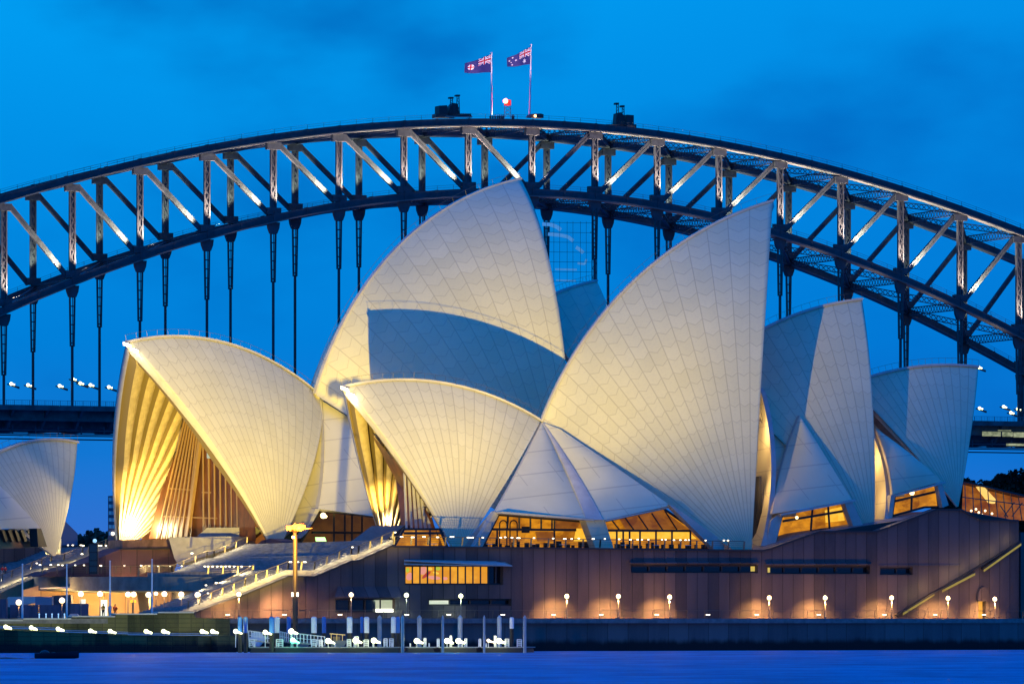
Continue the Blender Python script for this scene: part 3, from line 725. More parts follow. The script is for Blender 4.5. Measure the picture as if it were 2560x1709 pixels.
for x in (1258,1284): 
    m.tube([tp(x-9,1372,13)]+[tp(x+9*math.cos(a),1310+10*math.sin(a),13) for a in [math.pi+math.pi*q/8 for q in range(9)]]+[tp(x+9,1372,13)],.09,6)
m.prism([tp(1305,1315,13.6),tp(1324,1315,13.6),tp(1324,1331,13.6),tp(1305,1331,13.6)],-T.n*.2)
m.build('arched_frame',DARK,th_hall)
rr=glazed([(1508,1303),(1658,1270),(1745,1330),(1792,1372),(1519,1372)],15,th_hall,[(1542,1328,1542,1372),(1558,1328,1558,1372),(1574,1328,1574,1372),(1726,1325,1726,1372),(1600,1327,1600,1372),(1640,1327,1640,1372),(1680,1327,1680,1372)],[(1504,1325,1726,1326)])
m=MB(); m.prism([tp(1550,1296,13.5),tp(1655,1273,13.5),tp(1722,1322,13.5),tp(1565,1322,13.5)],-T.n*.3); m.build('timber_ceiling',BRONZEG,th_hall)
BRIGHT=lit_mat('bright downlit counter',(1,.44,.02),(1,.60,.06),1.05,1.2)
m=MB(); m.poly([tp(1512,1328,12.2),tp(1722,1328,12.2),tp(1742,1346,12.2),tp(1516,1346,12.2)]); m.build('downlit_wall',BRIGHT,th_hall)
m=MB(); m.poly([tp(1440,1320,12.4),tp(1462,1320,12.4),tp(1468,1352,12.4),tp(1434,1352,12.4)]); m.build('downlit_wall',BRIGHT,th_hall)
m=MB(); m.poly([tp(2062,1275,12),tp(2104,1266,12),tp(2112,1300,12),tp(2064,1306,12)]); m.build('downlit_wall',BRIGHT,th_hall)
random.seed(11)
for a_,b_x in ((1212,1465),(1525,1790)):
    m=MB(); x=a_
    while x<b_x:
        wd_=random.uniform(4,12); hh_=random.uniform(6,17)
        m.prism([tp(x,1369-hh_,13.2),tp(x+wd_,1369-hh_,13.2),tp(x+wd_,1370,13.2),tp(x,1370,13.2)],-T.n*.4); x+=wd_+random.uniform(2,14)
    m.build('furniture',mat('dark furniture',(.03,.015,.008),.6),th_hall)
m=MB()
for k in range(5): m.beam(tp(1530+k*33,1300-k*6,13.8),tp(1548+k*36,1323,13.8),.16,.16)
m.build('ceiling_joints',DARK,th_hall)
glazed([(1955,1286),(2108,1254),(2124,1300),(2131,1322),(2051,1323),(1938,1352)],14.5,th_hall,[(2031,1272,2027,1326),(2070,1262,2074,1322)],[(1957,1302,2112,1276)])
glazed([(2237,1236),(2345,1208),(2351,1240),(2360,1266),(2311,1267),(2230,1289)],9.6,th_hall,[(2340,1212,2346,1266),(2280,1228,2278,1278)],[(2237,1252,2350,1226)])
m=MB(); m.ball(tp(2280,1231,10.6),.35); m.ball(tp(1992,1293,15.5),.22); m.build('wall_lamp',GLOBE,th_hall)
# glass foyer at the right end
FOY=lit_mat('glass foyer glow',(.30,.05,.01),(.75,.24,.02),.5,.5)
m=MB(); m.poly([tp(2408,1205,2),tp(2450,1212,2),tp(2500,1228,2),tp(2566,1243,2),tp(2566,1300,2),tp(2404,1300,2)]); m.build('lit_room',FOY,th_hall)['label']='amber glass foyer with a sloping roof'
m=MB(); m.prism([tp(2407,1204,5),tp(2425,1204,5),tp(2570,1238,5),tp(2570,1243,5)],-T.n*4); 
m.prism([tp(2447,1216,4.4),tp(2462,1218,4.4),tp(2490,1248,4.4),tp(2487,1258,4.4),tp(2478,1256,4.4)],-T.n*1.0,1); m.build('foyer_roof',[DARK,lit_mat('lit cone',(1,.55,.12),(1,.7,.2),1.2)],th_hall)
m=MB()
for k in range(9): m.beam(tp(2412+k*19,1208+k*4,4.6),tp(2415+k*20,1300,5.2),.1,.12)
m.beam(tp(2406,1242,5),tp(2566,1262,5),.14,.14)
for x0,y0,x1,y1 in ((2510,1290,2536,1255),(2530,1290,2556,1256),(2500,1262,2520,1292)): m.beam(tp(x0,y0,5.2),tp(x1,y1,5.2),.12,.12)
m.build('mullions',RAIL,th_hall)
m=MB()
for x,y in ((2428,1276),(2440,1272),(2447,1280),(2463,1276),(2455,1286),(2434,1285),(2480,1283)): m.ball(tp(x,y,4),.16)
m.build('wall_lamp',GLOBE,th_hall)
# ---- concert hall: side shell, dark foyer below, glass wall in the open mouth
def cw(px,py,w): return CM.at(px,py,w)
m=MB(); coons(m,cw(803,1000,-1),cw(795,1271,14),cw(1010,1300,22),cw(985,1118,12),1.2,CM.n,edge=(.9,0,.6,.2)); m.build('side_shell',[PANEL,CREAM],cn_hall,smooth=True)
m=MB(); coons(m,cw(796,997,-1),cw(700,1352,8),cw(796,1274,14.2),cw(803,998,-.5),.3,CM.n,edge=(1.2,0,1.0,0)); m.build('side_shell',[PANEL,CREAM],cn_hall,smooth=True)
m=MB(); strip(m,[(790,1270),(1000,1296)],5,12.5,14.5,CM); m.prism([cw(790,1270,14.2),cw(800,1272,14.2),cw(768,1330,14.2),cw(752,1345,14.2)],-CM.n*1.2); m.build('edge_beam',CREAM,cn_hall)
glazed([(800,1276),(1000,1298),(1000,1366),(745,1366)],11.5,cn_hall,[(835,1280,835,1366),(862,1283,862,1366),(880,1286,880,1366),(905,1288,905,1366)],[(780,1330,1000,1332)],lit=lit_mat('dim bronze foyer',(.035,.012,.003),(.12,.045,.008),.8,.4),ax=CM)
m=MB(); m.prism([cw(680,1370,8),cw(765,1262,8),cw(802,1262,8),cw(802,1370,8)],-CM.n*.5); m.build('inner_wall',COP,cn_hall)
m=MB(); m.ball(cw(808,1288,13),.42); m.tube([cw(808,1288,13),cw(816,1291,13)],.2); m.build('wall_lamp',GLOBE,cn_hall)
m=MB(); m.prism([cw(790,1342,12.6),cw(812,1342,12.6),cw(816,1352,12.6),cw(792,1352,12.6)],-CM.n*.2); m.build('exit_light',mat('green sign light',(1,1,1),.5,emit=(.4,1,.2),es=3),cn_hall)
# mouth glazing: two folded planes of glass hung from the ribs
MR=Cs.R-2.6; MO=CS.mir(Cs.O)
def mg(px,py,k=0):
    # glass follows the folded line between the far vault and the near rim
    f=max(0,min(1,(640-px)/(640-372))); return at(px,py,GY0+(GY1-GY0)*f+(k-6)*.25)
r_=V(((372-1280)/F,1,-(1345-HY)/F)); c_=V((0,0,H)); bb=r_.dot(c_-MO); aa=r_.dot(r_); tt_=(-bb+math.sqrt(max(0,bb*bb-aa*((c_-MO).length_squared-MR*MR))))/aa
GY1=tt_-1.0; GY0=Cs.P.y+3.0; print('glass depths',GY0,GY1,'foot',Cs.P,CS.mir(Cs.P))
BRG=bpy.data.materials.new('bronze glass fins'); BRG.use_nodes=True
t=NT(BRG.node_tree); b=t.n['Principled BSDF']; g=t.new('ShaderNodeNewGeometry'); n=t.noise(t.scale(g.outputs['Position'],1,1,.35),.6,4,.6)
t.link(t.mix(t.ss(n,.3,.7),(.04,.013,.004),(.10,.034,.008)),b.inputs['Base Color']); b.inputs['Roughness'].default_value=.35
t.link(t.mix(t.ss(n,.35,.7),(.05,.012,.002),(.20,.055,.006)),b.inputs['Emission Color']); b.inputs['Emission Strength'].default_value=.42
m=MB()
L=[(463,1040),(452,1100),(400,1235),(372,1345),(468,1346),(490,1220),(500,1075)]
m.poly([mg(x,y,7) for x,y in L])
m.poly([mg(500,1078,7),mg(468,1346,7),mg(640,1352,4),mg(636,1290,4),mg(575,1190,5),mg(520,1105,6)])
m.build('glass_wall',BRG,cn_hall)
m=MB()
for k in range(7):
    f=k/6; x0,y0=461+f*33,1050+f*18; x1,y1=392+f*74,1346
    m.beam(mg(x0,y0,5),mg(x1,y1,5),.16,.2)
m.beam(mg(503,1078,4),mg(468,1347,4),.5,.5)
for k in range(10):
    f=k/9; x=507+f*128; ytop=1090+f*205+ (8 if k%2 else 0); m.beam(mg(x,ytop,5),mg(x+2,1348,5),.15,.2)
for (x0,y0,x1,y1) in ((420,1220,490,1225),(505,1230,600,1232),(405,1290,636,1298)): m.beam(mg(x0,y0,6.2),mg(x1,y1,6),.1,.2)
m.build('glass_fins',mat('bronze fin',(.30,.19,.09),.5),cn_hall)
m=MB(); m.poly([at(352,1352,792),at(378,1262,792),at(640,1262,792),at(705,1352,792)]); m.build('inner_wall',BRONZEG,cn_hall)
m=MB(); m.prism([mg(517,1117,4),mg(528,1113,4),mg(528,1145,4),mg(517,1145,4)],(0,1,0)); m.build('reflection_panel',mat('pale blue panel',(.3,.45,.7),.4),cn_hall)
# foot floodlights in the mouths; spots added in front to brighten ribs and glass
def mouth(S,px,py,parent,sc_=1.0,aimx=(0,0),k=0.0):
    foot=S.ax.mir(S.P); f=at(px,py,foot.y-3.0)
    lamp('mouth_flood','POINT',f,1500*sc_,(1,.74,.32),size=.3)
    return foot
fc=CS.mir(Cs.P); ft=T.mir(Ts.P)
lamp('mouth_flood','POINT',at(340,1322,fc.y-3.4),8000,(1,.78,.42),size=.3)
lamp('mouth_flood','SPOT',at(302,1345,fc.y-11),24000,(1,.62,.12),at(400,1090,fc.y+1),.25,58,.9)
lamp('mouth_flood','SPOT',at(440,1346,fc.y-14),1200,(1,.66,.20),at(470,1180,fc.y),.3,70,.9)
lamp('mouth_flood','POINT',at(968,1300,ft.y-3),4200,(1,.78,.42),size=.3)
lamp('mouth_flood','SPOT',at(945,1330,ft.y-9),19000,(1,.62,.13),at(940,1120,ft.y),.3,50,.9)
m=MB(); 
for x,y,S in ((318,862,CS),(336,875,CS),(862,972,T),(876,986,T)):
    p=S.at(x,y,1.0); m.box(p,V((.55,0,-.2)),V((0,.4,0)),V((0,0,.22)))
m.build('peak_floodlight',GLOBE,cn_hall)
lamp('peak_light','POINT',CS.at(330,880,2.5),600,(1,.86,.6),size=.3)
lamp('peak_light','POINT',T.at(874,992,2.0),450,(1,.86,.6),size=.3)
# theatre mouth: concrete back wall and glass fins inside the small shell
m=MB(); m.poly([at(925,1080,731),at(1012,1180,725),at(1080,1300,722),at(1108,1366,721),at(1010,1366,727),at(990,1200,731)]); m.build('glass_wall',BRG,th_hall)
m=MB()
for k in range(7): m.beam(at(1010+k*11,1150+k*24,723),at(1018+k*13,1366,722),.14,.5)
m.build('glass_fins',CREAM,th_hall)
# ---- small restaurant shells at the left edge
RA=Axis(-60,775,52)
rs=thing('restaurant_pavilion',RA.pt(0,0,12),'small separate cream shell building at the left edge below the bridge deck','building')
RS=Shell(RA,(193,1104),(-130,1225),(138,1392),7.5,62); RS.build(rs)
m=MB(); coons(m,RA.at(-60,1170,1),RA.at(-80,1322,8),RA.at(101,1320,8.4),RA.at(-20,1195,3),.8,RA.n,edge=(.3,0,.3,.2)); m.build('side_shell',[PANEL,CREAM],rs,smooth=True)
m=MB(); m.poly([RA.at(-20,1322,5),RA.at(100,1322,5),RA.at(108,1366,5),RA.at(-20,1372,5)]); m.build('glass_wall',mat('dusk glass',(.04,.10,.13),.1),rs)
m=MB()
for k in range(7): m.beam(RA.at(4+k*16,1324,5.6),RA.at(14+k*16,1352,5.6),.5,.5)
m.prism([RA.at(92,1320,9),RA.at(103,1320,9),RA.at(118,1366,9),RA.at(96,1366,9)],-RA.n*1.5)
m.build('mullions',DARK,rs)
m=MB(); m.prism([at(150,1294,800),at(158,1297,800),at(194,1333,800),at(194,1380,800),at(146,1380,800)],(-1,6,0)); m.build('louvred_roof',mat('blue grey roofing',(.14,.19,.28),.5),rs)
m=MB(); m.prism([at(112,1345,770),at(148,1345,770),at(146,1385,770),at(114,1385,770)],(0,4,0)); m.build('pedestal',PANEL,rs)
# ---- lattice mast with a net of cables and a clear panel, behind the tallest shell
gm=thing('rigging_screen',at(1440,700,815),'tall lattice mast with a clear gridded screen between the two tallest shells','screen')
m=MB()
for k in range(8):
    x=1366+k*16.6+ (k%2)*2; m.beam(at(x,553,815),at(x,705,815),.05,.05)
for k in range(7): y=556+k*24.5; m.beam(at(1362,y,815),at(1490,y+1.5,815),.05,.05)
m.build('cable_grid',DARK,gm)
m=MB()
for x,y0,y1 in ((1480,520,705),(1492,520,705)): m.beam(at(x,y0,814),at(x,y1,814),.14,.14); m.beam(at(x,y0,815),at(x,y1,815),.14,.14)
for k in range(16):
    y=522+k*11.4; s_=1 if k%2 else -1; m.beam(at(1486-6*s_,y,814),at(1486+6*s_,y+11.4,814),.09,.09)
m.build('lattice_mast',DARK,gm)
REFLECT=mat('glowing reflection',(.35,.5,.62),.4,emit=(.12,.42,.75),es=.45)  # reflections on the clear screen put in as pale glowing strips
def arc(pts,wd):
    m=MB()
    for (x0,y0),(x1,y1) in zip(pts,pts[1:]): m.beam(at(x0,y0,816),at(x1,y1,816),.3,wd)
    m.build('reflection_strip',REFLECT,gm)
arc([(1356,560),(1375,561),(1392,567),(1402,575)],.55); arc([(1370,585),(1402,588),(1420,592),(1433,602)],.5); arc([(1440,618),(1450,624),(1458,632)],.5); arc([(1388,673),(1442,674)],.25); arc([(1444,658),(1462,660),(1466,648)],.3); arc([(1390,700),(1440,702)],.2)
# ------------------------------------------------------------------ podium
def wp(px,py,w=0): return W.at(px,py,w)
BACK=-W.n
pod=thing('podium',W.pt(20,-10,4.2),'long stone-clad podium with a granite-panelled side wall under the white shells','building')
FALL=V((0,0,-1))
def zof(py,px=1280,w=0): return wp(px,py,w).z
PZ=zof(1545,1400,14); print('promenade z',PZ, 'podium top',zof(1363,1000))
top=[(487,1529),(612,1484),(722,1438),(786,1439),(878,1400),(896,1399),(980,1361),(988,1363),(1908,1373),(1929,1368),(2051,1325.5),(2194,1325.5),(2341,1271),(2404,1271),(2454,1296),(2547,1298)]
# the wall is cut into vertical bays so that windows are real openings
holes=[(1012,1258,1412,1461),(838,988,1495,1530),(1071,1279,1496,1513),(1577,1895,1411,1431),(1917,2175,1414,1434),(2200,2282,1417,1436),(2446,2464,1502,1546)]
def ytop(x):
    for (x0,y0),(x1,y1) in zip(top,top[1:]):
        if x0<=x<=x1: return y0+(y1-y0)*(x-x0)/(x1-x0)
    return top[-1][1]
xs=sorted(set([p[0] for p in top]+[h[0] for h in holes]+[h[1] for h in holes]))
m=MB()
for a,b in zip(xs,xs[1:]):
    mid=(a+b)/2; hs=sorted([h for h in holes if h[0]<=mid<=h[1]],key=lambda h:h[2])
    y0a,y0b=ytop(a),ytop(b)
    for h in hs: m.prism([wp(a,y0a),wp(b,y0b),wp(b,h[2]),wp(a,h[2])],BACK*1.6); y0a=y0b=h[3]
    m.prism([wp(a,y0a),wp(b,y0b),wp(b,1552),wp(a,1552)],BACK*1.6)
wall=m.build('wall',GRAN,pod)
m=MB()
for (x0,y0),(x1,y1) in zip(top,top[1:]): m.prism([wp(x0,y0,.25),wp(x1,y1,.25),wp(x1,y1+4.5,.25),wp(x0,y0+4.5,.25)],BACK*.9)
m.build('coping',COP,pod)
# solid core, terrace floor and north return wall
m=MB(); m.prism([wp(500,1534,-1.7),wp(722,1448,-1.7),wp(980,1368,-1.7),wp(1908,1378,-1.7),wp(2051,1331,-1.7),wp(2404,1276,-1.7),wp(2547,1302,-1.7),wp(2547,1550,-1.7),wp(500,1550,-1.7)],BACK*1.0)
m.build('inner_wall',DARK,pod)
m=MB(); zt_=zof(1366,1000)-.15
a=W.sz(wp(985,1363))[0]; b_=W.sz(wp(1920,1363))[0]
m.prism([W.pt(a,-2.8,zt_),W.pt(b_,-2.8,zt_),W.pt(b_+6,-95,zt_),W.pt(a,-95,zt_)],(0,0,-.5)); m.build('terrace',STONE,pod)
m=MB(); m.prism([wp(1908,1376,-2.9),wp(2051,1330,-2.9),wp(2404,1275,-2.9),wp(2547,1301,-2.9)],BACK*60); m.build('terrace',STONE,pod)
m=MB(); m.prism([wp(2552,1330,-6),wp(2700,1330,-6),wp(2700,1550,-6),wp(2552,1550,-6)],BACK*4); m.build('return_wall',GRAN,pod)
# windows
def win(x0,x1,y0,y1,lit=None,litx=None,dep=.9,bars=0,name='window'):
    m=MB(); m.prism([wp(x0,y0,-dep),wp(x1,y0,-dep),wp(x1,y1,-dep),wp(x0,y1,-dep)],BACK*.1); f=m.build(name,GLASSD,pod)
    if lit:
        a,b=litx; m=MB(); m.prism([wp(a,y0+1,-dep+.06),wp(b,y0+1,-dep+.06),wp(b,y1-3,-dep+.06),wp(a,y1-3,-dep+.06)],BACK*.05); m.build('pane',lit,f)
    m=MB()
    for k in range(bars+1): x=x0+(x1-x0)*k/max(bars,1); m.beam(wp(x,y0,-dep+.18),wp(x,y1,-dep+.18),.11,.2)
    m.beam(wp(x0,y1-1,-dep+.18),wp(x1,y1-1,-dep+.18),.2,.3); m.beam(wp(x0,y0+1,-dep+.18),wp(x1,y0+1,-dep+.18),.12,.3)
    m.build('frame',DARK,f); return f
f=win(1012,1258,1412,1461,lit_mat('amber window',(.75,.27,.01),(1,.46,.03),.95,.35),(1013,1218),bars=13)
m=MB(); ar=[mat('mural yellow',(.8,.5,.05),.6,emit=(1,.62,.06),es=.9),mat('mural pink',(.6,.2,.2),.6,emit=(.9,.34,.22),es=.85),mat('mural green',(.4,.5,.05),.6,emit=(.55,.62,.05),es=.8),mat('mural red',(.4,.05,.05),.6,emit=(.5,.05,.03),es=.8)]
def blob(px,py,rx,ry,mi,rot=0,k=0):
    pts=[]
    for q in range(14):
        a=q*math.pi/7; x,y=math.cos(a)*rx,math.sin(a)*ry; pts.append(wp(px+x*math.cos(rot)-y*math.sin(rot),py+x*math.sin(rot)+y*math.cos(rot),-.80+k*.01))
    m.prism(pts,BACK*.008,mi)
for i,bb in enumerate(((1058,1425,8,11,1,.3),(1066,1436,14,4,3,-.7),(1085,1443,16,4.5,1,.1),(1094,1420,7,5,2,.2),(1075,1421,6,4,0,.1),(1024,1440,8,10,1,.5),(1019,1424,4,6,2,.2),(1112,1445,7,4,1,.0),(1090,1431,8,3,0,.3))): blob(*bb,k=i)
mu=m.build('mural',ar,f)
f=win(838,988,1495,1530,lit_mat('pale service light',(.75,.85,.55),(.95,1,.75),.55,.5),(939,987),bars=4)
m=MB(); m.prism([wp(939,1521,-.5),wp(987,1521,-.5),wp(987,1529,-.5),wp(939,1529,-.5)],BACK*.05); m.build('pane',lit_mat('bright counter light',(1,1,.8),(1,1,.85),2.6),f)
win(1071,1279,1496,1513,lit_mat('white strip window',(.6,.75,.55),(1,1,.85),.9,.7),(1071,1123),bars=4)
yb=mat('small yellow pane',(.5,.4,.1),.5,emit=(.75,.55,.10),es=.8)
f=win(1577,1895,1411,1431,yb,(1877,1889),bars=7); f=win(1917,2175,1414,1434,yb,(1919,1925),bars=6); win(2200,2282,1417,1436,bars=2)
m=MB()
m.prism([wp(1010,1401,.02),wp(1012,1402,1.6),wp(1276,1415,1.6),wp(1281,1415,.02),wp(1262,1406,.02)],(0,0,.12))
m.prism([wp(1010,1400,.0),wp(1240,1404,.0),wp(1281,1415,1.5),wp(1010,1411,1.5)],(0,0,.10))
m.build('window_hood',CREAM,pod)
m=MB(); m.prism([wp(845,1468,.0),wp(1000,1468,.0),wp(1003,1494,1.3),wp(836,1494,1.3)],(0,0,.15)); m.build('window_hood',GRAN,pod)
for x0,x1,y in ((1575,1897,1408),(1914,2178,1411),(2197,2400,1414)): m=MB(); m.prism([wp(x0,y-4,.02),wp(x1,y-4,.02),wp(x1,y,.5 if x0<2190 else .12),wp(x0,y,.5 if x0<2190 else .12)],(0,0,.12)); m.build('window_hood',GRAN,pod)
# lit door; domed slab put in for the shadow above it
m=MB(); m.poly([wp(2446,1502,-.8),wp(2464,1502,-.8),wp(2464,1546,-.8),wp(2446,1546,-.8)]); m.build('door',lit_mat('yellow door light',(.75,.32,.03),(.85,.42,.06),.9),pod)
m=MB(); pts=[wp(2455+math.cos(a)*14,1490-math.sin(a)*24,.0) for a in [math.pi*q/12 for q in range(13)]]; pts=[wp(2469,1502,0)]+pts+[wp(2441,1502,0)]
m.prism(pts,W.n*.5); m.build('domed_shadow',GRAN,pod)
# diagonal lit handrail slots of the north stair
m=MB(); mg_=MB()
for (x0,y0),(x1,y1) in (((2258,1531),(2336,1482)),((2356,1474),(2438,1431)),((2460,1423),(2553,1357))):
    m.prism([wp(x0,y0,.42),wp(x1,y1,.42),wp(x1,y1+5.5,.42),wp(x0,y0+5.5,.42)],BACK*.06)
    mg_.prism([wp(x0-2,y0-4,.55),wp(x1,y1-4,.55),wp(x1,y1,.55),wp(x0-2,y0,.55)],BACK*.55)
mg_.prism([wp(2240,1536,.5),wp(2553,1352,.5),wp(2553,1355,.5),wp(2244,1538,.5)],BACK*.5)
m.build('stair_light',lit_mat('stair slot light',(.55,.42,.06),(.75,.62,.12),.45,1.5),pod); mg_.build('stair_handrail',DARK,pod)
for (x,y) in ((2290,1508),(2320,1488),(2380,1462),(2415,1442),(2490,1400),(2530,1372),(2460,1420)): lamp('stair_glow','POINT',wp(x,y-22,1.3),46,(1,.75,.3),size=.5)
# ---- monumental steps (profile in the wall plane, swept away from the camera)
def flight(p0,p1,w0,w1,nm='steps',drop=5,mt=STEP):
    """treads rising from pixel p0 to p1 in plane w0, swept to w1"""
    s0,z0=W.sz(wp(*p0,w0)); s1,z1=W.sz(wp(*p1,w0)); n=max(2,round((z1-z0)/.17)); pts=[]
    for k in range(n):
        pts+= [(s0+(s1-s0)*k/n, z0+(z1-z0)*k/n),(s0+(s1-s0)*k/n, z0+(z1-z0)*(k+1)/n)]
    pts.append((s1,z1)); pts+=[(s1,z1-drop),(s0,z0-drop)]
    m=MB(); m.prism([W.pt(a,w0,b) for a,b in pts],BACK*(w0-w1)); return m.build(nm,mt,pod)
st=-1.65
flight((440,1532),(612,1466),st,-13); flight((612,1466),(720,1424),st,-13)
flight((786,1425),(878,1386),st,-46); flight((896,1385),(982,1349),st,-46)
m=MB(); m.prism([wp(720,1424,st),wp(786,1425,st),wp(786,1440,st),wp(720,1440,st)],BACK*44); m.prism([wp(878,1386,st),wp(896,1385,st),wp(896,1400,st),wp(878,1400,st)],BACK*44); m.build('landing',STONE,pod)
# upper terrace slab over the lit concourse and everything on it
SLY=1434
def sl(px,py,w): return W.at(px,py,w)
zL=W.at(722,1438,0).z
s_e=W.sz(wp(720,1424,st))[0]
m=MB(); p0=W.at(622,1438,-13); 
m.prism([V((p0.x,p0.y,zL)),V((at(96,1434,752).x,752,zL+.35)),V((at(40,1434,790).x,790,zL+.35)),W.pt(s_e+3,-80,zL),W.pt(s_e+3,-13,zL)],(0,0,-1.9)); m.build('terrace_slab',mat('dark concrete slab',(.17,.17,.135),.8,noise=(1,1,1),nscale=.4,amt=.3),pod)
# flights further back on the great stair
flight((-60,1497),(128,1420),-86,-130,drop=1.6); flight((150,1418),(206,1400),-86,-130,drop=1.6); flight((222,1398),(304,1364),-86,-130,drop=1.6)
m=MB(); m.prism([W.at(128,1421,-86.1),W.at(152,1419,-86.1),W.at(152,1432,-86.1),W.at(128,1434,-86.1)],BACK*40); m.prism([W.at(206,1401,-86.1),W.at(224,1399,-86.1),W.at(224,1412,-86.1),W.at(206,1414,-86.1)],BACK*40); m.build('landing',STONE,pod)
RED=wall_mat('dark red granite wall',(.09,.05,.055),(.16,.085,.08),2.4)
m=MB(); m.prism([W.at(x,y,-64) for x,y in ((96,1440),(128,1428),(150,1425),(206,1408),(222,1405),(304,1370),(432,1369),(446,1400),(430,1440))],BACK*6); m.build('rear_wall',RED,pod)
m=MB()
for (x0,y0),(x1,y1) in (((303,1370),(432,1369)),((432,1369),(446,1401))): m.prism([W.at(x0,y0,-63.7),W.at(x1,y1,-63.7),W.at(x1,y1+3,-63.7),W.at(x0,y0+3,-63.7)],BACK*1)
m.build('coping',COP,pod)
m=MB(); m.prism([W.at(-60,1506,-80),W.at(96,1440,-80),W.at(140,1466,-80),W.at(-60,1520,-80)],BACK*3); m.build('stair_soffit',mat('dark concrete slab',(.1,.1,.085),.8),pod)
m=MB(); m.prism([W.at(210,1362,-112),W.at(-120,1362,-112),W.at(-120,1420,-112),W.at(60,1400,-112)],BACK*2); m.build('rear_wall',GRAN,pod)
# skylight hoods and cheek walls beside the stairs
HOOD=mat('pale granite hood',(.30,.28,.26),.8,noise=(1,1,1),nscale=1,amt=.12)
m=MB(); Y=744
m.prism([at(421,1342,Y),at(577,1340,Y),at(590,1364,Y),at(446,1412,Y),at(436,1395,Y)],(3,8,0)); m.build('stair_cheek',HOOD,pod)
m=MB(); m.prism([at(493,1339,Y+6),at(518,1318,Y+6),at(641,1317,Y+6),at(592,1356,Y+6)],(4,9,0)); m.build('skylight_hood',HOOD,pod)
m=MB(); m.prism([at(641,1317,Y+5.8),at(652,1327,Y+5.8),at(606,1366,Y+5.8),at(588,1366,Y+5.8),at(592,1354,Y+5.8)],(3,8,0)); m.build('hood_edge',COP,pod)
m=MB(); m.poly([at(600,1364,Y+7),at(640,1329,Y+7),at(668,1332,Y+7),at(672,1366,Y+7)]); m.build('lit_room',BRONZEG,pod)
m=MB(); m.prism([at(865,1362,726),at(929,1314,726),at(1012,1312,726),at(990,1330,726),at(948,1362,726)],(4,8,0)); m.build('skylight_hood',HOOD,pod)
m=MB(); m.prism([at(990,1330,725.5),at(1012,1312,725.5),at(1022,1318,725.5),at(965,1364,725.5),at(948,1364,725.5)],(3,4,0)); m.build('hood_edge',COP,pod)
m=MB(); m.prism([at(640,1362,741),at(655,1350,741),at(676,1345,741),at(698,1350,741),at(714,1364,741)],(2,5,0)); m.build('vault_cover',RED,pod)
# blue terrace floor strip behind the top of the steps, side of hall bases
m=MB(); m.prism([W.at(306,1349,-66),W.at(440,1347,-66),W.at(440,1374,-66),W.at(306,1374,-66)],BACK*5); m.build('pavilion_base',mat('orange lit base',(.25,.13,.08),.7,noise=(.5,.5,.2),nscale=2,amt=.4),pod)
# ---- railings with lights
def rail(pts,w,h=20,lights=(),step=40,posts=True,size=.06,name='railing',ax=W):
    m=MB(); P=pts if isinstance(pts[0],V) else [ax.at(x,y,w) for x,y in pts]; U=V((0,0,h/19.0))
    for a,b in zip(P,P[1:]):
        for f,r in ((1,size*1.6),(.72,size*.6),(.48,size*.6),(.25,size*.6)): m.beam(a+U*f,b+U*f,r,r)
        n=max(1,int((b-a).length*19/step))
        if posts:
            for k in range(n+1):
                q=a+(b-a)*k/n; m.prism([q-V((.10,0,0)),q+V((.10,0,0)),q+U+V((.16,0,0)),q+U+V((.02,0,0))],ax.n*-.12)
    r=m.build(name,RAIL,pod)
    for (x,y,l) in lights:
        m=MB(); q=ax.at(x,y,w+.1); m.box(q,ax.d*l/38,ax.n*.06,V((0,0,.06))); m.build('rail_light',STRIP,r)
    return r
lx=[(1004,1341,7),(1032,1342,8),(1060,1341,7),(1094,1342,6),(1130,1341,10),(1172,1343,9),(1181,1343,6),(1207,1343,4),(1252,1343,5),(1263,1342,4),(1280,1343,5),(1296,1344,9),(1335,1344,4),(1383,1345,4),(1412,1346,7),(1429,1346,4),(1447,1345,4),(1483,1346,6),(1512,1346,3),(1548,1347,4),(1576,1348,5),(1594,1348,4),(1605,1348,3),(1621,1348,3),(1655,1348,3),(1664,1348,3),(1685,1349,4),(1701,1349,4),(1714,1349,4),(1722,1349,3),(1764,1350,3),(1810,1350,4),(1820,1350,4)]
rail([(985,1360),(1240,1364),(1500,1368),(1860,1372)],-.1,20,lx,step=44)
rail([(612,1464),(720,1422),(786,1423),(878,1384),(896,1383),(982,1347)],-.3,19,[(742,1404,10),(762,1404,7),(726,1404,7),(881,1367,4),(988,1330,4)],step=30)
rail([(470,1522),(612,1466)],-.3,19,[(520,1482,3)],step=28)
rail([(405,1535),(478,1508),(512,1490),(600,1450),(632,1430)],-12.6,18,[(540,1456,4),(515,1462,4)],step=26)
rail([(520,1433),(630,1434)],-12.8,19,[(512,1415,4),(520,1415,4),(531,1415,4),(543,1415,4),(553,1415,4),(564,1415,4),(574,1415,4),(585,1415,3),(604,1415,4),(625,1415,3)],step=34)
r2=[W.pt(*(lambda q:(q[0],-46,q[1]))(W.sz(wp(x,y,st)))) for x,y in ((700,1434),(720,1424),(786,1425),(878,1386),(896,1385),(982,1349))]
rail(r2,0,19,[],step=28)
m=MB(); m.box(W.at(480,1382,-45.5),W.d*.16,W.n*.06,V((0,0,.06))); m.build('rail_light',STRIP,pod)
rail([(105,1433),(470,1433)],-64,20,[(100,1411,5),(127,1411,5),(146,1411,4),(156,1412,4),(188,1412,3),(210,1412,3),(252,1413,5),(311,1413,3),(353,1413,5),(373,1413,4),(395,1414,3),(425,1414,3),(455,1414,5)],step=40)
rail([(-20,1462),(128,1402),(160,1400),(206,1382)],-85.5,18,[(205,1384,6),(92,1407,4)],step=30)
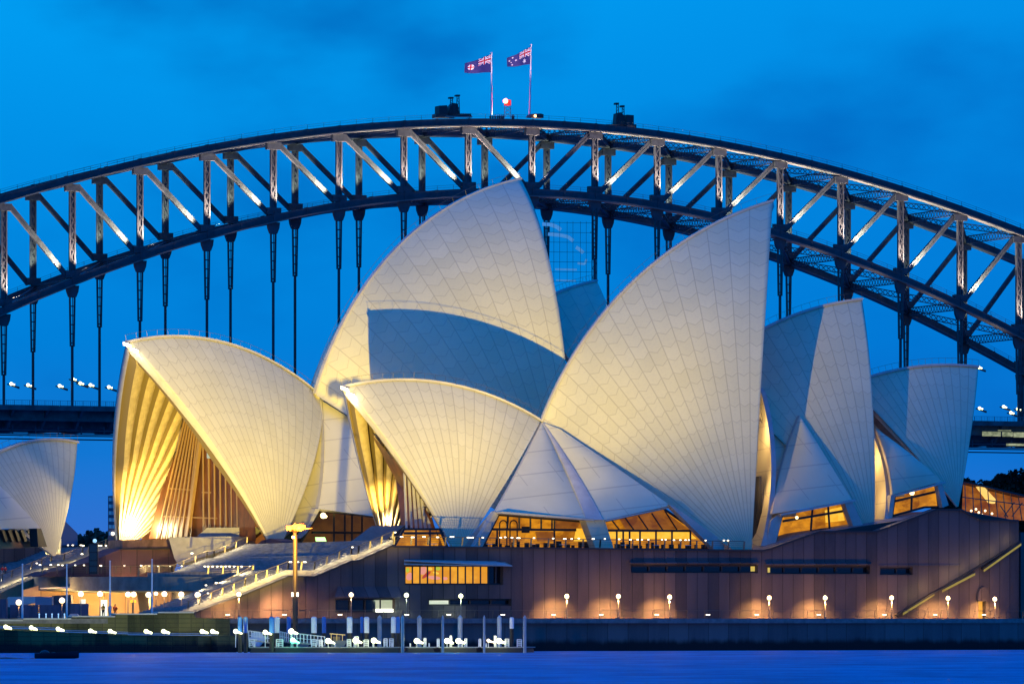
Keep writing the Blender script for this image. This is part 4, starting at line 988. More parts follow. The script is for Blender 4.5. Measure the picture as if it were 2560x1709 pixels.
rail([(222,1380),(306,1346)],-85.5,16,[(170,1362,3),(182,1362,4),(203,1362,6),(208,1363,6),(247,1363,4),(253,1363,4),(265,1363,4),(280,1363,3),(298,1363,4),(308,1348,5)],step=26)
# small lights tucked under the stair rails
for pts,w in ((((490,1511),(520,1500),(550,1488),(580,1476),(610,1465),(640,1453),(670,1442),(700,1431),(735,1423),(770,1423),(800,1418),(830,1405),(860,1392),(895,1384),(925,1372),(955,1360),(978,1350)),.55),):
    for x,y in pts: lamp('stair_glow','POINT',wp(x,y-10,-.8),210,(1,.78,.40),size=.3)
for pts,w in ((((450,1506),(500,1486),(550,1464),(600,1442)),-11.8),(((380,1432),(430,1410),(480,1398),(530,1380),(575,1368)),-44.8),(((-5,1462),(30,1448),(70,1432),(110,1416),(180,1398),(240,1382),(280,1366)),-86.6)):
    for x,y in pts: lamp('stair_glow','POINT',W.at(x,y-10,w),420,(1,.78,.40),size=.3)
# ---- lit concourse below the slab
CONB=wall_mat('concourse wall',(.50,.30,.15),(.62,.40,.20),2.6,.7)
m=MB(); Y=752
m.prism([at(56,1474,Y),at(100,1462,Y),at(500,1462,Y),at(500,1545,Y),at(56,1545,Y)],(0,2,0)); m.build('concourse_wall',CONB,pod)
m=MB(); m.prism([at(200,1497,Y-.3),at(214,1497,Y-.3),at(214,1520,Y-.3),at(200,1520,Y-.3)],(0,.1,0)); m.build('lit_window',lit_mat('white window light',(.9,1,.8),(1,1,.9),1.0),pod); m=MB(); m.prism([at(252,1499,Y-.3),at(268,1499,Y-.3),at(268,1541,Y-.3),at(252,1541,Y-.3)],(0,.1,0)); m.build('lit_door',lit_mat('white doorway',(.9,1,.8),(1,1,.9),1.5),pod)
m=MB(); m.prism([at(100,1468,Y-8),at(180,1465,Y-8),at(180,1469,Y-8),at(100,1471,Y-8)],(0,3,0)); m.prism([at(180,1480,Y-4),at(300,1470,Y-4),at(300,1474,Y-4)],(0,3,0)); m.build('soffit_panel',CREAM,pod)
m=MB(); m.prism([at(340,1468,738),at(372,1480,738),at(372,1545,738),at(352,1545,738)],(0,4,0)); m.build('pier',CONB,pod)
for x,y,Yl,pw in ((130,1490,744,1500),(200,1492,746,900),(260,1496,746,900),(320,1492,746,1500),(380,1500,740,1100),(440,1505,730,500)): lamp('concourse_light','POINT',at(x,y,Yl),pw,(1,.60,.20),size=.6)
# ---- promenade, sea walls
m=MB(); m.prism([W.pt(-62,15,PZ),W.pt(90,14,PZ),W.pt(90,-2,PZ),W.pt(-62,-2,PZ)],(0,0,-.6)); tag(m.build('promenade',STONE),kind='structure')
m=MB(); m.prism([W.pt(-130,16,PZ-.05),W.pt(-36,15,PZ+.0),W.pt(-36,-90,PZ+.0),W.pt(-160,-90,PZ-.05)],(0,0,-.6)); tag(m.build('forecourt',STONE),kind='structure')
m=MB(); s0=W.sz(W.at(552,1560,14))[0]; m.prism([W.pt(s0,14,PZ+.02),W.pt(130,14,PZ+.02),W.pt(130,14,-1),W.pt(s0,14,-1)],BACK*3)
tag(m.build('sea_wall',SEA,origin=W.pt(10,14,0)),'tall dark sea wall of concrete panels beneath the lit promenade','wall')
m=MB(); m.prism([W.at(x,y,15.3) for x,y in ((-40,1550),(55,1550),(58,1546),(176,1546),(180,1540),(286,1540),(290,1534),(391,1534),(395,1530),(483,1530),(489,1543),(575,1545),(575,1640),(-40,1640))],BACK*1.2)
uw=m.build('stepped_wall',MOSS,origin=W.at(200,1600,15)); tag(uw,'upper mossy wall whose top steps up in front of the lit concourse','wall')
m=MB()
for x0,x1,y in ((-40,57,1550),(58,178,1546),(180,288,1540),(290,393,1534),(395,485,1530)): m.prism([W.at(x0,y-2,15.5),W.at(x1,y-2,15.5),W.at(x1,y+1.5,15.5),W.at(x0,y+1.5,15.5)],BACK*1.6)
m.build('coping',CREAM,uw)
m=MB(); m.prism([W.at(x,y,21) for x,y in ((-40,1572),(160,1579),(400,1588),(562,1591),(562,1650),(-40,1650))],BACK*5.6)
lw=m.build('quay_wall',MOSS,origin=W.at(200,1610,21)); tag(lw,'lower mossy quay wall with starlike lamps along its top, at the water','wall')
m=MB(); m.prism([W.at(545,1587,23),W.at(588,1587,23),W.at(592,1650,23),W.at(545,1650,23)],BACK*7.5); tag(m.build('stone_block',MOSS,origin=W.at(568,1620,23)),'squared stone buttress where the mossy quay meets the jetty','buttress')
m=MB()
for (x0,y0),(x1,y1) in (((-30,1567),(150,1573)),((150,1578),(320,1583)),((320,1585),(545,1587))): m.beam(W.at(x0,y0-4,21),W.at(x1,y1-4,21),.05,.05); m.beam(W.at(x0,y0,21.1),W.at(x1,y1,21.1),.09,.09)
tag(m.build('quay_rail',WHITE,origin=W.at(200,1575,21)),'thin pale kerb rail along the top of the lower quay','rail')
# promenade railing
m=MB(); s1=W.sz(W.at(490,1545,13.6))[0]
for h in (1.05,): m.beam(W.pt(s1,13.4,PZ+h),W.pt(120,13.4,PZ+h),.07,.07)
for k in range(70): s_=s1+k*2.6; m.beam(W.pt(s_,13.4,PZ),W.pt(s_+.12,13.4,PZ+1.05),.06,.05,up=W.d)
pr=tag(m.build('promenade_rail',RAIL,origin=W.pt(10,13.4,PZ)),'long low railing on the edge of the promenade above the sea wall','railing')
for x in (569,711,850,1017,1122,1257,1384,1503,1642,1770,1892,2047,2211,2338,2460): 
    m=MB(); q=W.at(x,1535.5,13.6); m.box(q,W.d*.28,W.n*.05,V((0,0,.05))); m.build('rail_light',STRIP,pr)
# ------------------------------------------------------------------ promenade lamps
def lamp_post(px,py,w,label,glob=GLOBE,col=(1,.49,.14),pw=300,foot=None,g='globe lamps along the promenade',up=True,r=.30,ax=W):
    P=ax.at(px,py,w); z0=PZ if foot is None else foot
    th=thing('lamp_post',V((P.x,P.y,z0)),label,'lamp post',g)
    m=MB(); m.tube([V((P.x,P.y,z0)),V((P.x,P.y,z0+.25)),V((P.x,P.y,z0+.3)),V((P.x,P.y,P.z-r))],[.16,.16,.07,.05],8); m.build('pole',POLE,th)
    m=MB(); m.ball(P,r,14,10); m.build('globe',glob,th)
    m=MB(); m.ball(P+V((0,0,-r)),r*.45,8,4,sq=.5); m.build('collar',DARK,th)
    if pw:
        lamp('lamp_or_added_glow','SPOT',P+V((0,-.1,-.5)),pw,col,P+W.n*-2.6+V((0,0,-3.0)),.25,110,1.0,parent=None)
        if up: lamp('lamp_glow_up','POINT',P+V((0,-.1,.55)),pw*.05,col,size=.3)
    return th
names_r=['first','second','third','fourth','fifth','sixth','seventh','eighth']
for k,(x,y) in enumerate(((1417,1490),(1546,1490),(1674,1492),(1923,1494),(2063,1494),(2229,1494),(2370,1495),(2487,1497))):
    lamp_post(x,y,3.4,'%s orange globe lamp counting right from the jetty end, before the pink granite wall'%names_r[k],pw=7500)
lamp_post(597,1485,3.4,'globe lamp at the foot of the great stair, left of the torch pole',pw=5000)
lamp('lamp_or_added_glow','SPOT',W.at(705,1500,3.2),4200,(1,.46,.16),W.at(705,1545,1),.25,150,.8)  # extra spot without a post, added to deepen the orange wall glow
lamp_post(878,1486,3.4,'warm globe lamp in front of the dark loading bay',col=(1,.65,.35),pw=700)
lamp_post(1016,1487,3.4,'greenish globe lamp right of the loading bay',GLOBEW,(.75,1,.7),600)
lamp_post(1152,1489,3.4,'greenish globe lamp in front of the white strip window',GLOBEW,(.75,1,.7),600)
GN='globe lamps before the lit concourse'
for x,y,w,lb in ((47,1505,6,'low globe lamp beside the first white flagpole from the left'),(155,1500,4,'globe lamp just left of the second white flagpole'),(202,1484,-14,'globe lamp above the dark hoarding, before the lit concourse'),(250,1484,-16,'globe lamp above the white doorway'),(320,1485,-15,'left globe of the close pair in the concourse'),(334,1485,-20,'right globe of the close pair in the concourse'),(371,1486,-12,'globe lamp just left of the fourth flagpole'),(390,1483,-24,'small dim globe hanging at the concourse ceiling'),(411,1484,-10,'globe lamp right of the fourth flagpole'),(453,1485,-6,'globe lamp before the lower stair flight'),(494,1486,-3,'globe lamp where the two stair rails cross')):
    lamp_post(x,y,w,lb,pw=120,foot=PZ,g=GN,up=False,r=.36 if w>-22 else .26)
# quay lamps (white, low)
GQ='white lamps on the mossy quay'
for k,(x,y) in enumerate(((14,1566),(78,1568),(145,1571),(226,1576),(275,1577),(365,1577),(409,1577),(505,1577),(531,1577))):
    P=W.at(x,y,18.6); th=thing('quay_lamp',P-V((0,0,1)),'%s bright white lamp from the left on the mossy quay'%(['first','second','third','fourth','fifth','sixth','seventh','eighth','ninth'][k]),'lamp',GQ)
    m=MB(); m.ball(P,.27); m.tube([P+V((.1,0,-.05)),P+V((.75,0,-.22))],[.2,.12],8); m.build('bulb',GLOBEW,th)
    m=MB(); m.tube([P-V((0,-.1,1.4)),P-V((0,-.1,.2))],.06,6); m.build('post',DARK,th)
    lamp('quay_glow','POINT',P+W.n*1.2+V((0,0,.2)),120,(.95,1,.40),size=.3)
# ------------------------------------------------------------------ jetty
JY=655
def jp(px,py,dy=0): return at(px,py,JY+dy)
def pile(px,wd,ys,ye,kind,label,dy=0,slv=1581):
    a=jp(px,ys,dy); r=wd/2/F*(JY+dy)
    th=thing('jetty_pile',jp(px,1632,dy),label,'pile','piles of the jetty')
    if kind in('blue','white'):
        m=MB(); m.tube([jp(px,slv,dy),a],[r,r],14); m.tube([a,a+V((0,0,.12))],[r*1.02,r*.5],14); m.build('sleeve',BLUEP if kind=='blue' else WHITE,th)
        m=MB(); m.tube([jp(px,1645,dy),jp(px,slv,dy)],[r*.93,r*.9],12); m.build('shaft',TIMB,th)
    else:
        m=MB(); m.tube([jp(px,1645,dy),a],[r,r],14); m.tube([a,a+V((0,0,.3))],[r*1.05,r*.2],14); m.build('shaft',mat('pale steel pile',(.5,.5,.44),.5,noise=(1,1,.2),nscale=2,amt=.25),th)
for x,wd,k,dy,lb in ((600,11,'blue',0,'left pile of the leftmost blue pair at the jetty'),(614,11,'blue',-2,'right pile of the leftmost blue pair at the jetty'),(679.5,13,'blue',0,'blue pile of the blue and white pair left of the torch pole'),(693,13,'white',3,'white pile of the blue and white pair left of the torch pole'),(722,10.5,'blue',8,'slender blue pile touching the torch pole'),(785,14,'white',3,'lone white pile right of the torch pole'),(810,10.5,'blue',6,'lone blue pile below the loading bay lamp'),(874,14,'white',2,'white pile standing alone left of the middle blue pile'),(904.5,8,'blue',6,'narrow blue pile against a white one'),(916.5,13,'white',2,'white pile against a narrow blue one'),(983.5,12,'white',2,'white pile of the last sleeved pair'),(995,10,'blue',4,'blue pile of the last sleeved pair')):
    pile(x,wd,1543,0,k,lb,dy)
pile(1279.5,11,1544,0,'white','short-sleeved white pile near the right end of the jetty',2,1570)
for x,wd,dy,lb in ((1006.5,8,-4,'bare pale pile where the right pontoons begin'),(949,11,8,'cream twin pile in the middle of the jetty'),(1048.5,11,5,'cream pile behind the first right-hand pontoon lamp'),(1107,6,-4,'thin pale pile between the first two right pontoons'),(1150,12,5,'cream pile behind the second right pontoon'),(1210.5,5.5,-4,'thin pale pile between the last two pontoons'),(1248.5,11,5,'cream pile behind the last pontoon lamp'),(1312,8,-4,'last bare pile at the right end of the jetty')):
    pile(x,wd,1543,0,'steel',lb,dy)
HULL=mat('dark float',(.02,.022,.022),.6); DECKP=mat('pontoon deck',(.30,.30,.26),.6)
def pontoon(x0,x1,label,dy=0,yt=1616):
    a,b=jp(x0,yt,dy),jp(x1,yt,dy); th=thing('pontoon',(a+b)/2,label,'pontoon','floating pontoons of the jetty')
    m=MB(); m.prism([V((a.x,a.y,-.4)),V((b.x,b.y,-.4)),V((b.x-.3,b.y,a.z-.12)),V((a.x+.3,a.y,a.z-.12))],(1.5,7,0)); m.build('float',HULL,th)
    m=MB(); m.prism([a,b,b+V((1.5,7,0)),a+V((1.5,7,0))],(0,0,-.11)); m.build('deck',DECKP,th)
    m=MB()
    x=a.x+.6
    while x<b.x-.5: m.tube([V((x,a.y+.3,a.z)),V((x,a.y+.3,a.z+.45))],.09,6); x+=2.3
    m.build('bollards',WHITE,th); return th
pontoon(622,678,'small pontoon between the leftmost blue piles'); pontoon(683,1000,'long dark pontoon carrying the gangways'); pontoon(1013,1088,'first short pontoon right of the long one'); pontoon(1096,1195,'second pontoon with two bright lamps'); pontoon(1203,1308,'last pontoon at the right end of the jetty')
def gangway(x0,y0,x1,y1,label,dy=2):
    a,b=jp(x0,y0,dy),jp(x1,y1,dy); th=thing('gangway',(a+b)/2,label,'gangway','white gangways of the jetty')
    m=MB(); m.beam(a,b,1.8,.14); m.build('walkway',DECKP,th)
    for k in (-.8,.8):
        m=MB(); U=V((0,k,0)); m.beam(a+U+V((0,0,1.1)),b+U+V((0,0,1.1)),.07,.07); m.beam(a+U+V((0,0,.55)),b+U+V((0,0,.55)),.05,.05)
        for q in range(9): p=a+(b-a)*q/8+U; m.beam(p,p+V((0,0,1.1)),.06,.06)
        m.build('railing',WHITE,th)
gangway(622,1598,676,1606,'left gangway sloping between the blue piles'); gangway(742,1605,812,1613,'middle gangway with white rails right of the green lamp')
gangway(700,1600,742,1609,'short gangway by the torch pole foot',5)
def gate(x0,x1,y0,y1,label,n=4,dy=0):
    th=thing('jetty_gate',jp((x0+x1)/2,y1,dy),label,'gate','white railed gates on the pontoons'); m=MB()
    for x in (x0,x1): m.beam(jp(x,y1,dy),jp(x,y0,dy),.11,.11)
    m.build('posts',WHITE,th); m=MB()
    for k in range(n): y=y0+(y1-y0)*k/n; m.beam(jp(x0,y,dy),jp(x1,y,dy),.07,.07)
    for k in range(1,4): x=x0+(x1-x0)*k/4; m.beam(jp(x,y1-1,dy),jp(x,y0+1,dy),.04,.04)
    m.build('bars',WHITE,th)
for x0,x1,y0,lb in ((623,637,1597,'white gate beside the left gangway'),(691,707,1597,'square white gate frame left of the green lamp'),(779,791,1597,'white gate under the lone white pile'),(798,806,1598,'narrow gate beside the lone blue pile'),(868,877,1597,'narrow gate under the middle white pile'),(886,896,1590,'tall white gate with the bright lamp in it'),(910,921,1598,'gate under the white pile with a blue neighbour'),(960,968,1595,'tall ladder-like gate left of the last sleeved pair'),(974,983,1595,'second ladder-like gate left of the last sleeved pair'),(1060,1065,1594,'slim gate post pair on the first right pontoon'),(1093,1098,1596,'slim gate at the gap of the first two right pontoons'),(1125,1129,1588,'tall slim gate between the two pontoon lamps'),(1162,1167,1595,'slim gate right of the pontoon lamps'),(1197,1202,1596,'slim gate at the gap before the last pontoon'),(1236,1240,1588,'tall slim gate left of the last bright lamp'),(1263,1272,1596,'wide gate right of the last bright lamp'),(1293,1304,1597,'last gate at the end of the jetty')):
    gate(x0,x1,y0,1616,lb)
# moored launch with a yellow-lit canopy
cb=thing('moored_launch',jp(845,1612,6),'moored launch with a yellow lit canopy frame behind the pontoon','boat')
m=MB(); a=jp(822,1600,6); b=jp(868,1600,6); m.prism([a,b,b+V((-.6,0,-1.0)),a+V((.4,0,-1.0))],(0,2.4,0)); m.build('hull',mat('cream hull',(.5,.45,.25),.4),cb)
m=MB(); m.prism([jp(824,1582,6),jp(862,1585,6),jp(862,1587,6),jp(824,1584,6)],(0,2.4,0)); 
for x in (828,842,856): m.beam(jp(x,1584,6),jp(x,1600,6),.08,.08)
m.build('canopy',mat('yellow canopy',(.7,.5,.12),.5,emit=(1,.7,.2),es=.5),cb)
m=MB(); m.prism([jp(832,1590,7),jp(850,1590,7),jp(850,1600,7),jp(832,1600,7)],(0,1,0)); m.build('cabin',mat('cabin paint',(.35,.33,.22),.5),cb)
bt=thing('moored_launch',jp(640,1592,8),'white launch lying behind the left gangway','boat')
m=MB(); a=jp(622,1592,8); b=jp(668,1592,8); m.prism([a,b,b+V((-1.0,0,-1.1)),a+V((.5,0,-1.1))],(0,2.6,0)); m.build('hull',WHITE,bt)
m=MB(); m.prism([jp(630,1580,9),jp(646,1578,9),jp(655,1586,9),jp(662,1592,9),jp(628,1592,9)],(0,1.6,0)); m.build('cabin',mat('cabin white',(.6,.66,.62),.5),bt)
bt=thing('moored_launch',jp(760,1600,9),'low launch with a dark tarpaulin behind the middle gangway','boat')
m=MB(); a=jp(738,1602,9); b=jp(776,1602,9); m.prism([a,b,b+V((-.6,0,-1.0)),a+V((.5,0,-1.0))],(0,2.6,0)); m.build('hull',mat('grey hull',(.25,.25,.2),.5),bt)
m=MB(); m.prism([jp(744,1602,10),jp(750,1594,10),jp(768,1593,10),jp(773,1602,10)],(0,1.6,0)); m.build('tarpaulin',DARK,bt)
GJ='bright lamps of the jetty'
for x,y,mt_,c,lb in ((589,1577,GLOBEW,(.9,1,.5),'lamp at the left end of the jetty beside the blue pair'),(663,1579,GLOBEW,(.8,1,.4),'lamp above the left gangway'),(728,1577,GLOBEW,(1,.9,.5),'upper lamp beside the torch pole'),(732,1600,GLOBEG,(.2,1,.4),'green lamp low beside the torch pole'),(820.5,1601,GLOBEW,(1,.9,.5),'very bright lamp left of the yellow canopy launch'),(888.7,1600,GLOBEW,(.8,1,.4),'very bright lamp in the tall white gate'),(934.6,1600,GLOBEW,(1,.95,.45),'bright lamp in front of the cream twin pile'),(1041.7,1601,GLOBEW,(1,.95,.5),'bright lamp on the first right pontoon'),(1117.6,1601,GLOBEW,(1,.95,.5),'left one of two bright lamps on the second right pontoon'),(1146,1601,GLOBEW,(1,.95,.5),'right one of two bright lamps on the second right pontoon'),(1221,1600,GLOBE,(1,.7,.4),'small orange lamp on the last pontoon'),(1247.6,1601,GLOBEW,(1,.95,.5),'bright lamp on the last pontoon')):
    P=jp(x,y,-.5); th=thing('jetty_lamp',jp(x,1616,-.5),lb,'lamp',GJ); r=.34 if mt_ is not GLOBE else .2
    if x<700 and y<1590: r=.28
    m=MB(); m.ball(P,r); m.tube([P+V((.1,0,-.05)),P+V((.8,0,-.28))],[r*.6,r*.3],8); m.build('bulb',mt_,th)
    m=MB(); m.tube([jp(x,1617,0),P+V((0,.5,-.1))],.05,6); m.build('post',WHITE,th)
    lamp('jetty_glow','POINT',P+V((0,-1.0,.3)),110 if mt_ is not GLOBE else 30,c,size=.3)
# ------------------------------------------------------------------ torch pole
tw=6
tb=at(738,1580,668); th=thing('gas_torch',V((tb.x,tb.y,0)),'tall bronze pole with a burning gas flame on top, before the stair wall','torch')
m=MB(); m.tube([V((tb.x,tb.y,-1)),at(738,1345,668),at(737,1330,668)],[.36,.27,.2],14); m.build('pole',mat('bronze pole',(.13,.07,.035),.5,.3),th)
m=MB(); m.tube([at(738,1331,668),at(738,1326,668),at(738,1323,668)],[.2,.5,.8],16); m.build('burner_dish',mat('dish metal',(.12,.05,.02),.5,.4),th)
m=MB()
random.seed(3)
FLM=mat('gas flame',(1,.5,.1),.5,emit=(1,.20,.018),es=3.0)
for k in range(26):
    a=random.uniform(-1,1); x=737+a*17; h=(1-abs(a))*9+random.uniform(3,7); c=at(x,1321,668+random.uniform(-1,1))
    m.tube([c+V((0,0,-.1)),c+V((random.uniform(-.3,.5),0,h*.025)),c+V((random.uniform(-.4,1.0),0,h*.055))],[.30,.26,.03],7)
m.build('flame',FLM,th,smooth=True)
m=MB()
for k in range(6): c=at(756+k*3,1321+random.uniform(-1.5,1.5),668); m.tube([c,c+V((.5,0,.06))],[.09,.02],5)
m.build('flame_tail',mat('thin flame',(.8,.2,.05),.5,emit=(.8,.16,.02),es=1.5),th)
lamp('flame_light','POINT',at(742,1318,664),220,(1,.42,.12),size=.8)
m=MB(); m.box(at(733,1342,667.5),V((.15,0,0)),V((0,.1,0)),V((0,0,.15))); m.box(at(731,1485,667.4),V((.12,0,0)),V((0,.1,0)),V((0,0,.25))); m.box(at(744,1485,667.4),V((.12,0,0)),V((0,.1,0)),V((0,0,.25))); m.build('pole_lamp',mat('small pole lamp',(1,.9,.7),.5,emit=(1,.85,.6),es=3),th)
# ------------------------------------------------------------------ flagpoles, sign tower, hoarding, vans
for x,yt,yb,lb in ((56,1410,1550,'first plain white flagpole from the left edge'),(167,1411,1546,'second plain white flagpole from the left, beside a globe lamp'),(275,1402,1540,'third plain white flagpole, before the orange concourse wall'),(380,1398,1534,'fourth plain white flagpole, nearest the stair')):
    c=W.at(x,yb,12); tt=W.at(x,yt,12); th=thing('flagpole',c,lb,'flagpole','plain white flagpoles on the forecourt'); m=MB(); m.tube([c,tt],[.13,.07],8); m.build('pole',WHITE,th); m=MB(); m.ball(tt,.11,8,6); m.build('finial',WHITE,th)
bt=thing('screen_tower',at(232,1434,742),'tall black box tower standing on the terrace left of the lit shell','tower')
m=MB(); m.prism([at(222,1358,742),at(244,1358,742),at(244,1434,742),at(222,1434,742)],(0,1.4,0)); m.build('cabinet',mat('black cabinet',(.012,.016,.02),.4),bt)
m=MB(); 
for y0,y1 in ((1362,1378),(1381,1398),(1402,1412),(1416,1428)): m.prism([at(224,y0,741.9),at(242,y0,741.9),at(242,y1,741.9),at(224,y1,741.9)],(0,.08,0))
m.build('panel',mat('dark panel glass',(.02,.05,.06),.3),bt)
m=MB(); m.ball(at(237,1351,742.5),.28); m.build('lamp',mat('pale lamp',(.5,.8,1),.5,emit=(.4,.75,1),es=1),bt)
HO=mat('purple grey hoarding',(.085,.085,.12),.7,noise=(1,1,.2),nscale=1,amt=.3)
def simple(name,polys,Y,dy,m_,label,cat,partname):
    c=at(sum(p[0] for p in polys[0])/len(polys[0]),max(p[1] for p in polys[0]),Y); th=thing(name,c,label,cat)
    m=MB()
    for pl in polys: m.prism([at(x,y,Y) for x,y in pl],(0,dy,0))
    m.build(partname,m_,th); return th
h=simple('hoarding',[[(25,1511),(96,1511),(96,1544),(25,1544)],[(98,1511),(160,1511),(160,1544),(98,1544)]],716,.3,HO,'dark purple site hoarding at the left, between two flagpoles','fence','panel')
m=MB()
for x in (98,115,130,146,161): m.tube([at(x,1545,712),at(x,1536,712)],.06,6); m.ball(at(x,1534,712),.1)
m.build('bollard_lights',mat('bluish bollard light',(.6,.9,1),.5,emit=(.5,.85,1),es=.8),h)
simple('hoarding',[[(176,1508),(221,1508),(221,1542),(176,1542)]],714,.3,HO,'smaller dark hoarding right of the second flagpole','fence','panel')
simple('hoarding',[[(-20,1496),(16,1496),(16,1546),(-20,1546)],],712,2,HO,'dark hoarding box at the very left edge','fence','panel')
vn=simple('box_truck',[[(20,1491),(88,1490),(88,1506),(26,1516),(17,1516),(17,1496)]],722,3,mat('pale truck box',(.42,.48,.46),.5),'pale box truck parked behind the hoarding at the left','truck','cargo_box')
m=MB(); m.prism([at(88,1490,722),at(130,1491,722),at(130,1511,722),at(88,1511,722)],(0,2.6,0)); m.build('trailer',mat('blue grey panel',(.18,.24,.30),.5),vn)
m=MB(); 
for x in (30,60,100,122): m.tube([at(x,1541,722),at(x,1541,722.4)],.5,12)
m.build('wheels',DARK,vn)
simple('parked_van',[[(130,1488),(177,1486),(177,1540),(130,1540)]],728,4,mat('dark van',(.07,.06,.07),.5),'tall dark container beside the pale truck','container','body')
simple('parked_car',[[(170,1539),(176,1533),(192,1533),(197,1539),(197,1542),(170,1542)]],700,1.7,mat('white car paint',(.5,.5,.47),.35),'low white car roof behind the mossy wall','car','body')
sg=thing('sign_board',at(333,1500,728),'small yellow sign board on a pole in the concourse','sign')
m=MB(); m.prism([at(326,1499,728),at(340,1499,728),at(340,1505,728),at(326,1505,728)],(0,.1,0)); m.build('board',mat('yellow sign',(.8,.5,.02),.5,emit=(1,.6,.03),es=1.2),sg)
m=MB(); m.tube([at(331,1505,728.2),at(331,1542,728.2)],.06,6); m.build('post',DARK,sg)
# ------------------------------------------------------------------ people
def person(P,hgt,shirt,trou,label,pose=0):
    th=thing('person',P,label,'person','people on the terraces')
    k=hgt/1.75; sit=pose==1
    me=bpy.data.meshes.new('body')
    if not sit:
        J=[((0,0,.95),.13),((0,0,1.15),.12),((0,0,1.38),.14),((0,0,1.5),.055),((0,0,1.62),.095),((0,0,1.72),.08),
           ((-.18,0,1.40),.06),((-.24,.02,1.13),.045),((-.23,-.08,.88),.035),((.18,0,1.40),.06),((.24,.02,1.13),.045),((.22,-.06,.88),.035),
           ((-.09,0,.9),.095),((-.11,-.03,.48),.065),((-.11,.02,.06),.045),((-.11,-.13,.03),.035),((.09,0,.9),.095),((.12,.02,.48),.065),((.13,.06,.06),.045),((.13,-.09,.03),.035)]
    else:
        J=[((0,0,.42),.13),((0,.02,.6),.12),((0,.03,.82),.14),((0,.0,.95),.055),((0,-.02,1.06),.095),((0,-.02,1.16),.08),
           ((-.18,0,.85),.06),((-.25,-.1,.62),.045),((-.15,-.3,.55),.035),((.18,0,.85),.06),((.25,-.1,.62),.045),((.15,-.3,.55),.035),
           ((-.09,0,.4),.095),((-.13,-.42,.45),.065),((-.13,-.45,.06),.045),((-.13,-.58,.03),.035),((.09,0,.4),.095),((.13,-.42,.45),.065),((.13,-.45,.06),.045),((.13,-.58,.03),.035)]
    E_=[(0,1),(1,2),(2,3),(3,4),(4,5),(2,6),(6,7),(7,8),(2,9),(9,10),(10,11),(0,12),(12,13),(13,14),(14,15),(0,16),(16,17),(17,18),(18,19)]
    me.from_pydata([tuple(V(j[0])*k) for j in J],E_,[]); o=bpy.data.objects.new('body',me); sc.collection.objects.link(o); o.parent=th
    me.materials.append(mat('skin',(.45,.28,.2),.6)); s_=o.modifiers.new('s','SKIN'); 
    for v,j in zip(me.skin_vertices[0].data,J): v.radius=(j[1]*k,j[1]*k)
    me.skin_vertices[0].data[0].use_root=True; u_=o.modifiers.new('u','SUBSURF'); u_.levels=1; u_.render_levels=1
    b0=(V(J[0][0])*k)+P; b2=V(J[2][0])*k+P
    m=MB(); m.tube([b0+V((0,0,-.03)),b0+(b2-b0)*.5,b2+V((0,0,.04)),b2+V((0,0,.1))],[.17*k,.16*k,.20*k,.07*k],10); 
    for a,b in ((6,7),(9,10)): m.tube([V(J[a][0])*k+P,V(J[b][0])*k+P],[.08*k,.065*k],8)
    m.build('shirt',mat('cloth %s'%(shirt,),shirt,.8),th,smooth=True)
    m=MB()
    for a,b,c in ((12,13,14),(16,17,18)): m.tube([V(J[a][0])*k+P+V((0,0,.06)),V(J[b][0])*k+P,V(J[c][0])*k+P],[.125*k,.085*k,.075*k],8)
    m.build('trousers',mat('cloth %s'%(trou,),trou,.8),th,smooth=True)
    m=MB(); m.ball(V(J[4][0])*k+P+V((0,.02,.05)),.115*k,8,6); m.build('hair',mat('dark hair',(.02,.015,.01),.7),th,smooth=True)
    return th
def on(px,py,Y): return at(px,py,Y)
person(on(258,1541,742),1.8,(.6,.35,.1),(.05,.05,.07),'person in a yellow top standing in the bright doorway')
person(on(275,1541,734),1.75,(.7,.65,.6),(.2,.16,.13),'person in a pale top by the third flagpole')
person(on(288,1541,744),1.75,(.7,.10,.05),(.4,.2,.1),'person in a red top right of the third flagpole')
person(on(263,1433,758),1.8,(.5,.42,.3),(.4,.34,.25),'person in beige leaning at the terrace rail')
person(on(316,1433,760),1.75,(.1,.13,.15),(.12,.15,.16),'person in dark clothes at the terrace rail, leaning right',0)
person(on(6,1434,762),1.75,(.6,.04,.05),(.3,.35,.4),'person in red sitting on the steps at the left edge',1)
person(on(13,1434,760),1.7,(.55,.05,.08),(.05,.05,.06),'second person in red sitting on the steps at the left edge',1)
person(on(790,1424,716),1.7,(.03,.04,.05),(.03,.03,.03),'dark figure walking on the stair landing right of the torch pole')
for k,(x,hh) in enumerate(((1226,1.8),(1232,1.7),(1238,1.75),(1244,1.7),(1249,1.8),(1254,1.7),(1258,1.75),(1281,1.75),(1284,1.7))):
    y=HY-(zt((x-1330)/9.6)+.0-H)*F/1408
    p=cp(x,y,1); q=person(p,hh,(.04,.04,.06),(.04,.04,.05),'dark climber standing on the crown of the arch by the beacon'); q['group']='climbers on the crown of the arch'
# ------------------------------------------------------------------ cafe tables on the terrace edge
def table_set(px,w,label):
    P=T.at(px,1366,w); P=V((P.x,P.y,zt_)); th=thing('cafe_table',P,label,'table','cafe tables on the terrace')
    m=MB(); m.tube([P+V((0,0,.72)),P+V((0,0,.76))],.45,12); m.build('tabletop',WHITE,th)
    m=MB(); m.tube([P,P+V((0,0,.72))],.05,6); m.build('leg',DARK,th)
for k,(x,l) in enumerate(((1085,'cafe table behind the rail left of the pale shell foot'),(1225,'cafe table by the arched frame'),(1330,'cafe table under the hanging dark screen'),(1405,'cafe table left of the middle pedestal'),(1560,'cafe table right of the middle pedestal'),(1640,'cafe table in the middle of the right opening'),(1720,'cafe table near the right corner of the opening'))): table_set(x,18.5,l)
